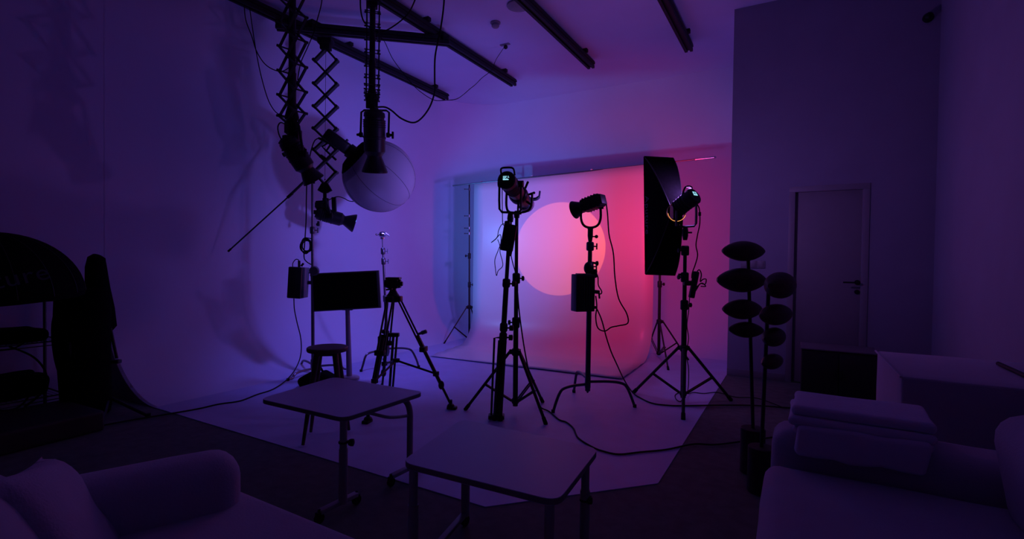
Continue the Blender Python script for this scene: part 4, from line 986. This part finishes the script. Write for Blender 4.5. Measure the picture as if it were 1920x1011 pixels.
# ------------------------------------------------------------------ spindle lamps
def spindle_lamp(label, base, topz, items, plx, group):
    t = thing('spindle_lamp', label, 'floor lamp', V(base[0], base[1], 0), group)
    b = V(base[0], base[1], 0)
    m = MB(); m.lathe(b, (0, 0, 1), [(0, .068), (.004, .071), (items['bh']-.004, .071), (items['bh'], .068)], seg=36); part('plinth', m, M_CONC, t)
    top = PV(*items['top'], base); m = MB(); m.tube([b+V(0, 0, items['bh']), top], .011, seg=10); part('pole', m, M_BLK, t)
    for px, py, wpx, hpx, yaw, tilt in items['sp']:
        c = PV(px, py, base); dp = (c-CAMP).dot(FW); L = wpx/FPX*dp/max(.35, abs(math.cos(yaw))); rr = hpx/2/FPX*dp
        ax = _rt*math.cos(yaw)+HF*math.sin(yaw)+V(0, 0, tilt); ax.normalize()
        prof = []
        for k in range(19):
            s_ = -1+2*k/18; r_ = rr*(.17+.83*(max(0, 1-abs(s_)**2.0))**.85); prof.append((s_*L/2, r_))
        m = MB(); m.lathe(c, ax, [(prof[0][0]-.0, rr*.06)]+prof+[(prof[-1][0], rr*.06)], seg=26); part('spindle', m, M_WOOD, t)
    return t
lA = (-.218, 3.497); lB = (-.15, 3.194)
lA = xy(1410, 886); lB = xy(1426, 922)
spindle_lamp('dark wooden lamp with four stacked spindle shades, the taller one on the left', lA, 0, dict(bh=zpx(1410, 803, lA), top=(1402, 456), sp=[(1394, 471, 83, 38, .12, 0), (1390, 525.5, 88, 46, -.1, .0), (1392, 580, 78, 38, .15, -.01), (1399, 618.5, 62, 30, -.12, -.02)]), 0, 'wooden spindle floor lamps')
spindle_lamp('dark wooden lamp with four stacked spindle shades, the shorter one nearer the sofa', lB, 0, dict(bh=zpx(1427, 838, lB), top=(1442, 520), sp=[(1463, 535, 72, 50, .75, .0), (1455, 590, 77, 40, .5, .02), (1451, 632, 55, 36, .7, .02), (1448, 678, 50, 29, .55, .06)]), 0, 'wooden spindle floor lamps')

# ------------------------------------------------------------------ black cabinet, white block, sofas
c0 = G(1497, 748); 
z0 = .42; pL = PV(1503, 652, (c0.x, c0.y)); z0 = pL.z
cbx0 = pL.x; cby = pL.y
pr = G(1648, 664, z0); 
t = thing('black_cabinet', 'low black cabinet against the door wall, behind the folded quilt', 'cabinet', V((cbx0+pr.x)/2, cby+.2, 0))
wd_ = pr.x-cbx0
m = MB(); m.box(((cbx0+pr.x)/2, cby+.2, z0/2-.008), (wd_, .40, z0-.016), bev=.006); part('carcass', m, M_CASE, t)
m = MB(); m.box(((cbx0+pr.x)/2, cby+.2, z0-.006), (wd_+.016, .415, .014), bev=.004); part('top_panel', m, M_GREY, t)
for i in (0, 1):
    m = MB(); m.box((cbx0+wd_*(.25+.5*i), cby-.006, z0/2-.01), (wd_/2-.012, .016, z0-.05), bev=.003); d_ = part('door', m, M_CASE, t)
    m = MB(); m.cyl((cbx0+wd_*(.46+.08*i), cby-.03, z0*.45), (cbx0+wd_*(.46+.08*i), cby-.03, z0*.65), .005, seg=8); part('handle', m, M_BLKM, d_)

zb = .75
pa = G(1692, 706, zb); pb = G(1644, 657, zb)
bx0 = (pa.x+pb.x)/2; by0 = pa.y; by1 = pb.y; bx1 = XR-.02
def soft_box(c, size, bev=.03, seg=3, amp=.006, sc=4.0, M=None):
    t_ = bmesh.new(); bmesh.ops.create_cube(t_, size=1.0); bmesh.ops.scale(t_, vec=Vector(size), verts=t_.verts)
    bmesh.ops.bevel(t_, geom=list(t_.edges), offset=bev, segments=seg, profile=.5, affect='EDGES')
    bmesh.ops.subdivide_edges(t_, edges=[e for e in t_.edges if e.calc_length() > .09], cuts=6, use_grid_fill=True)
    for v in t_.verts:
        n_ = noise.noise(Vector(v.co)*sc + Vector(c)*3)
        d_ = Vector(v.co).normalized(); v.co += d_*n_*amp
    bmesh.ops.transform(t_, matrix=Matrix.Translation(Vector(c)) @ (M.to_4x4() if M else Matrix()), verts=t_.verts)
    return t_
def softpart(name, bm_, mt, parent, label=None):
    m = MB(); m.bm.free(); m.bm = bm_; return part(name, m, mt, parent, label, ang=70)
t = thing('covered_console', 'long block under a white dust sheet along the right wall, behind the quilt sofa', 'console', V((bx0+bx1)/2, (by0+by1)/2, 0))
softpart('sheet', soft_box(((bx0+bx1)/2, (by0+by1)/2, zb/2), (bx1-bx0, by1-by0, zb-.004), .012, 2, .004), M_SOFA, t)
m = MB(); m.tube([pa+V(-.006, 0, -.004), pb+V(-.006, 0, -.004)], .006, seg=6); part('sheet_fold', m, M_SOFA, t)
c = G(1900, 700, zb)
m = MB(); m.tube([G(1872, 682, zb+.012), G(1925, 706, zb+.012)], .012, seg=8); solo('dark_stick', m, M_BLK, 'thin dark stick lying on the sheeted block at the right frame edge', 'stick', G(1872, 682, zb+.012))

# right sofa: faces left, far arm carries the quilt
ax0, ay0 = -.09, 2.44; az = .60; sz = .45
t = thing('sofa', 'white fabric sofa at right with a folded quilt on its far arm', 'sofa', V(.45, 1.9, 0), 'white sofas facing the studio')
softpart('arm', soft_box((.44, 2.57, az/2-.01), (1.04, .27, az-.02), .07, 4, .006), M_SOFA, t)
softpart('seat_cushion', soft_box((.32, 1.88, sz-.10), (.84, 1.10, .20), .055, 4, .010), M_SOFA, t)
softpart('seat_base', soft_box((.34, 1.5, .15), (.86, 1.86, .26), .03, 3, .004), M_SOFA, t)
softpart('seat_cushion', soft_box((.32, .95, sz-.10), (.84, .74, .20), .055, 4, .010), M_SOFA, t)
softpart('back_rest', soft_box((.98, 1.5, .40), (.30, 1.88, .74), .06, 4, .006), M_SOFA, t)
softpart('back_cushion', soft_box((.74, 1.92, .60), (.24, .98, .42), .10, 4, .014, M=Matrix.Rotation(-.16, 3, 'Y')), M_SOFA, t)
for x_, y_ in ((.0, 2.5), (.0, .7), (1.0, 2.5), (1.0, .7)):
    m = MB(); m.cyl((x_, y_, 0), (x_, y_, .05), .022); part('foot', m, M_BLK, t)
# folded quilt
ql = G(1500, 742, .73); qr = G(1742, 782, .72)
t = thing('folded_quilt', 'thick white quilt folded in layers on the arm of the right sofa', 'quilt', V(.235, 2.56, az-.01))
def fold(c, size, bev, amp, rz=0, sc=5): return soft_box(c, size, bev, 4, amp, sc, Matrix.Rotation(rz, 3, 'Z'))
softpart('fold', fold((.235, 2.575, az+.006), (.47, .32, .040), .018, .010, .01), M_BLANK, t)
softpart('fold', fold((.230, 2.565, az+.044), (.49, .33, .040), .018, .011, .0), M_BLANK, t)
softpart('fold', fold((.238, 2.570, az+.084), (.48, .31, .044), .020, .012, -.02), M_BLANK, t)
softpart('front_flap', fold((.228, 2.408, az-.030), (.44, .050, .13), .022, .022, .01, 9), M_BLANK, t)

# left sofa: faces the studio, near the camera
t = thing('sofa', 'white fabric sofa in the lower left corner with a rounded arm and cushions', 'sofa', V(-1.2, .6, 0), 'white sofas facing the studio')
aa_ = G(430, 838, .60); ab_ = G(120, 895, .60)
cen = (aa_+ab_)/2; dv = (ab_-aa_); dv.z = 0; ang_ = math.atan2(dv.y, dv.x); Lx = dv.length
Marm = Matrix.Rotation(ang_, 3, 'Z'); u_ = V(math.cos(ang_), math.sin(ang_), 0); side = V(-u_.y, u_.x, 0)
if side.x < 0: side = -side
armc = aa_ + u_*.48 + side*.02
softpart('arm', soft_box((armc.x, armc.y, .30), (1.02, .22, .59), .085, 5, .004, M=Marm), M_SOFA, t)
def soft_prism(poly, z0, z1, bev, seg=4):
    t_ = bmesh.new(); a = [t_.verts.new((x, y, z0)) for x, y in poly]; b = [t_.verts.new((x, y, z1)) for x, y in poly]; n = len(a)
    t_.faces.new(a[::-1]); t_.faces.new(b)
    for k in range(n): t_.faces.new((a[k], a[(k+1) % n], b[(k+1) % n], b[k]))
    bmesh.ops.bevel(t_, geom=list(t_.edges), offset=bev, segments=seg, profile=.5, affect='EDGES'); return t_
softpart('seat_cushion', soft_prism([(-1.86, 1.15), (-1.02, 1.14), (-1.00, .20), (-2.25, .20)], .22, .425, .045), M_SOFA, t)
softpart('seat_cushion', soft_prism([(-.99, 1.14), (-.22, 1.12), (-.22, .20), (-.97, .20)], .22, .425, .045), M_SOFA, t)
softpart('seat_base', soft_prism([(-1.84, 1.12), (-.24, 1.10), (-.24, .10), (-2.25, .10)], .05, .215, .02), M_SOFA, t)
softpart('back_rest', soft_box((-1.25, .06, .37), (2.06, .22, .66), .07, 4, .006), M_SOFA, t)
def pillow(name, label, c, w_, h_, th, nrm_, roll=0, group='cushions on the left sofa'):
    nrm_ = Vector(nrm_).normalized(); rx_ = nrm_.cross(V(0, 0, 1)).normalized(); ry_ = rx_.cross(nrm_)
    Mx = Matrix((rx_, ry_, nrm_)).transposed() @ Matrix.Rotation(roll, 3, 'Z')
    rows = [[], []]; n = 18; m = MB(); top = []; bot = []
    for i in range(n+1):
        a_, b_ = [], []
        for j in range(n+1):
            x = -1+2*i/n; y = -1+2*j/n
            pinch = 1-.10*(1-abs(x)**2)*abs(y)**6; pinch2 = 1-.10*(1-abs(y)**2)*abs(x)**6
            hh = th/2*((1-x**4)*(1-y**4))**.55 + .004*noise.noise(V(x*3, y*3, i*.1))
            a_.append(Vector(c)+Mx @ V(x*w_/2*pinch2, y*h_/2*pinch, hh)); b_.append(Vector(c)+Mx @ V(x*w_/2*pinch2, y*h_/2*pinch, -hh))
        top.append(a_); bot.append(b_)
    m.grid(top); m.grid(bot); bmesh.ops.remove_doubles(m.bm, verts=m.bm.verts, dist=.0008)
    return solo(name, m, M_SOFA, label, 'cushion', c, group, ang=80)
pc = D(108, 1004, 1.42)
pillow('cushion', 'plump white cushion leaning at the back of the left sofa, larger in view', pc, .50, .46, .17, (.45, .95, .55), .25)
pc = D(8, 1050, 1.22)
pillow('cushion', 'white cushion in the lower left corner of the frame, in front of the plumper one', pc, .46, .42, .15, (.45, .95, .60), .2)

# ------------------------------------------------------------------ storage rack at left
ry0, ry1 = .75, 1.76; rx0, rx1 = -5.60, -5.18
t = thing('wire_rack', 'dark wire storage rack against the left wall', 'shelf', V((rx0+rx1)/2, (ry0+ry1)/2, 0))
zt = 1.08
for x in (rx0+.015, rx1-.015):
    for y in (ry0, ry1):
        m = MB(); m.cyl((x, y, 0), (x, y, zt), .012); part('post', m, M_SHELF, t)
for z in (zt-.02, .955, .60, .16):
    m = MB()
    for x in (rx0+.015, rx1-.015):
        m.cyl((x, ry0, z), (x, ry1, z), .006, seg=6); m.cyl((x, ry0, z-.03), (x, ry1, z-.03), .004, seg=6)
    for y in (ry0, ry1): m.cyl((rx0, y, z), (rx1, y, z), .006, seg=6)
    for k in range(34):
        y = ry0+(ry1-ry0)*(k+.5)/34; m.cyl((rx0, y, z+.004), (rx1, y, z+.004), .002, seg=4)
    part('wire_shelf', m, M_SHELF, t)
# dome softbox lying on the rack
t = thing('dome_softbox', 'big black dome softbox with a grey wordmark, resting on top of the wire rack', 'softbox', V(-4.95, 1.2, zt))
rimR = G(161, 548, 1.10)
dc = D(-20, 556, 3.36); rd = 138/FPX*3.36
zbz = dc.z
prof = [(0, rd)]
for k in range(1, 15):
    a = PI/2*k/15; prof.append((.43*math.sin(a)**1.05, rd*math.cos(a)**.92))
prof.append((.43, .06))
axd = (V(0, 0, 1)-_rt*.03-HF*.06).normalized()
m = MB(); m.lathe(dc, axd, prof, seg=16, caps=True); dm = part('shell', m, M_FAB, t, ang=70)
m = MB(); m.lathe(dc-axd*.03, axd, [(0, rd*.985), (.035, rd*1.0), (.04, rd*.98)], seg=16); part('rim', m, M_FAB, t)
m = MB(); u = axd.orthogonal().normalized(); v = axd.cross(u)
for k in range(16):
    th = 2*PI*k/16; w_ = u*math.cos(th)+v*math.sin(th); m.tube([dc+axd*a_+w_*(r_*1.003) for a_, r_ in prof[:-1]], .003, seg=4)
part('ribs', m, M_PLA, dm)
# wordmark on the camera side of the dome, tilted as in the photograph
tc_ = D(-2, 530, 3.00)
def dome_hit(px, py):
    o_ = CAMP; d_ = ray(px, py).normalized(); best = None
    s_ = 1.5
    while s_ < 4.2:
        p = o_+d_*s_; h_ = (p-dc).dot(axd); r_ = ((p-dc)-axd*h_).length
        if 0 <= h_ <= .43:
            for (a0_, r0_), (a1_, r1_) in zip(prof, prof[1:]):
                if a0_ <= h_ <= a1_:
                    rr_ = r0_+(r1_-r0_)*(h_-a0_)/max(1e-6, a1_-a0_)
                    if r_ <= rr_: return p
        s_ += .004
    return o_+d_*3.0
pL_ = dome_hit(-40, 537); pR_ = dome_hit(40, 522); pU_ = dome_hit(0, 510)
xd = (pR_-pL_).normalized(); nn = xd.cross(pU_-pL_).normalized()
if nn.dot(CAMP-pL_) < 0: nn = -nn
yd = nn.cross(xd).normalized()
Mt = Matrix((xd, yd, nn)).transposed().to_4x4(); Mt.translation = dome_hit(-14, 530)+nn*.03
text_mesh('lettering', 'Aputure', .098, t, Mt, M_PRINT, 'grey wordmark')

# gear on the shelves
def lump(name, label, cat, c, size, rz=0, mt=None, amp=.02, strap=True, bev=.04, group=None):
    t = thing(name, label, cat, V(c[0], c[1], c[2]-size[2]/2), group)
    softpart('body', soft_box(c, size, bev, 3, amp, 6, Matrix.Rotation(rz, 3, 'Z')), mt or M_FAB, t)
    if strap:
        c = Vector(c); m = MB(); m.tube(smooth([c+V(size[0]*.52, -size[1]*.3, size[2]*.2), c+V(size[0]*.62, -size[1]*.1, -size[2]*.6), c+V(size[0]*.64, size[1]*.15, -size[2]*.7), c+V(size[0]*.52, size[1]*.35, size[2]*.2)], 5), .012, seg=6, flat=.4); part('strap', m, M_FAB, t)
    return t
lump('gear_bag', 'flat black gear bag on the middle shelf of the wire rack', 'bag', (-5.39, 1.36, .655), (.36, .62, .10))
lump('gear_bag', 'slumped black gear bag on the lowest shelf of the wire rack', 'bag', (-5.39, 1.38, .25), (.38, .60, .17), amp=.035)
lump('equipment_case', 'small dark case on the upper shelf beneath the dome softbox', 'case', (-5.38, 1.22, .998), (.26, .30, .08), amp=.003, strap=False, bev=.012, mt=M_CASE)
c = V(-5.30, 1.60, .985); m = MB(); m.ball(c, .022); m.cyl(c-V(0, 0, .024), c+V(0, 0, .0), .018); solo('small_reel', m, M_GREY, 'small grey round reel on the upper rack shelf beside the dark case', 'reel', c-V(0, 0, .024))
# strap loops hanging from the middle shelf
m = MB(); m.tube(smooth([V(-5.16, 1.42, .60), V(-5.13, 1.55, .50), V(-5.12, 1.62, .36), V(-5.13, 1.60, .22), V(-5.15, 1.5, .12)], 6), .020, seg=8, flat=.35)
solo('hanging_strap', m, M_FAB, 'wide black strap hanging down in front of the wire rack', 'strap', V(-5.16, 1.42, .60))
lump('flat_case', 'large flat black case on the floor in front of the wire rack', 'case', (-4.72, 1.25, .075), (.62, .95, .15), rz=.05, mt=M_CASE, amp=.004, strap=False, bev=.02)
# tall bags beside the rack
g0 = G(163, 778); tb = V(g0.x, g0.y, 0); ztop = PV(160, 540, (tb.x, tb.y)).z
t = thing('standing_gear_bag', 'tall black gear bag standing upright at the end of the wire rack', 'bag', tb)
m = MB(); m.tube([tb+V(0, 0, .0), tb+V(0, 0, .06), tb+V(0, 0, .5)-_rt*.02, tb+V(0, 0, ztop*.8)-_rt*.03, tb+V(0, 0, ztop-.03)-_rt*.03, tb+V(0, 0, ztop)-_rt*.03], [.15, .165, .175, .185, .18, .15], seg=20, flat=.8); part('body', m, M_FAB, t)
m = MB(); m.tube(smooth([tb+V(0, 0, .95)-_rt*.19, tb+V(0, 0, .75)-_rt*.24-HF*.03, tb+V(0, 0, .45)-_rt*.22-HF*.03, tb+V(0, 0, .2)-_rt*.16], 5), .015, seg=6, flat=.5); part('strap', m, M_FAB, t)
m = MB(); m.tube([tb+V(0, 0, ztop*.5)-HF*.15, tb+V(0, 0, ztop*.5)-HF*.16+V(0, 0, .1)], .012, seg=6); part('pull_tab', m, M_PLA, t)
# covered folded umbrella on a stand
g1 = G(205, 770); ub = V(g1.x, g1.y, 0); ubxy = (ub.x, ub.y)
t = thing('covered_light_stand', 'light stand with a hooded black cover over its head, left end of the white curve', 'light stand', ub, 'light stands off the white floor')
P_ = lambda px, py, o=0: PV(px, py, ubxy, o)
m = MB(); m.tube([P_(183, 480), P_(181, 483), P_(180, 500), P_(183, 540), P_(187, 580), P_(190, 612), P_(181, 640), P_(178, 646)], [.045, .07, .085, .10, .12, .125, .05, .015], seg=18, flat=.7); part('cover', m, M_FAB, t)
m = MB(); m.tube([P_(188, 590), P_(197, 620), P_(205, 770)], .014, seg=8); part('pole', m, M_BLK, t)
m = MB(); m.tube([P_(207, 615), P_(219, 672)], .012, seg=8); m.box(P_(217, 678), (.07, .05, .03), MR, bev=.006); part('side_arm', m, M_BLK, t)
for e in (G(278, 780, .012), G(190, 800, .012), G(170, 745, .012)):
    m = MB(); m.tube([P_(204, 745), e], .013, seg=8); l = part('leg', m, M_BLK, t)
    m = MB(); m.cyl(e-V(0, 0, .012), e+V(0, 0, .02), .018); part('rubber_foot', m, M_CABLE, l)
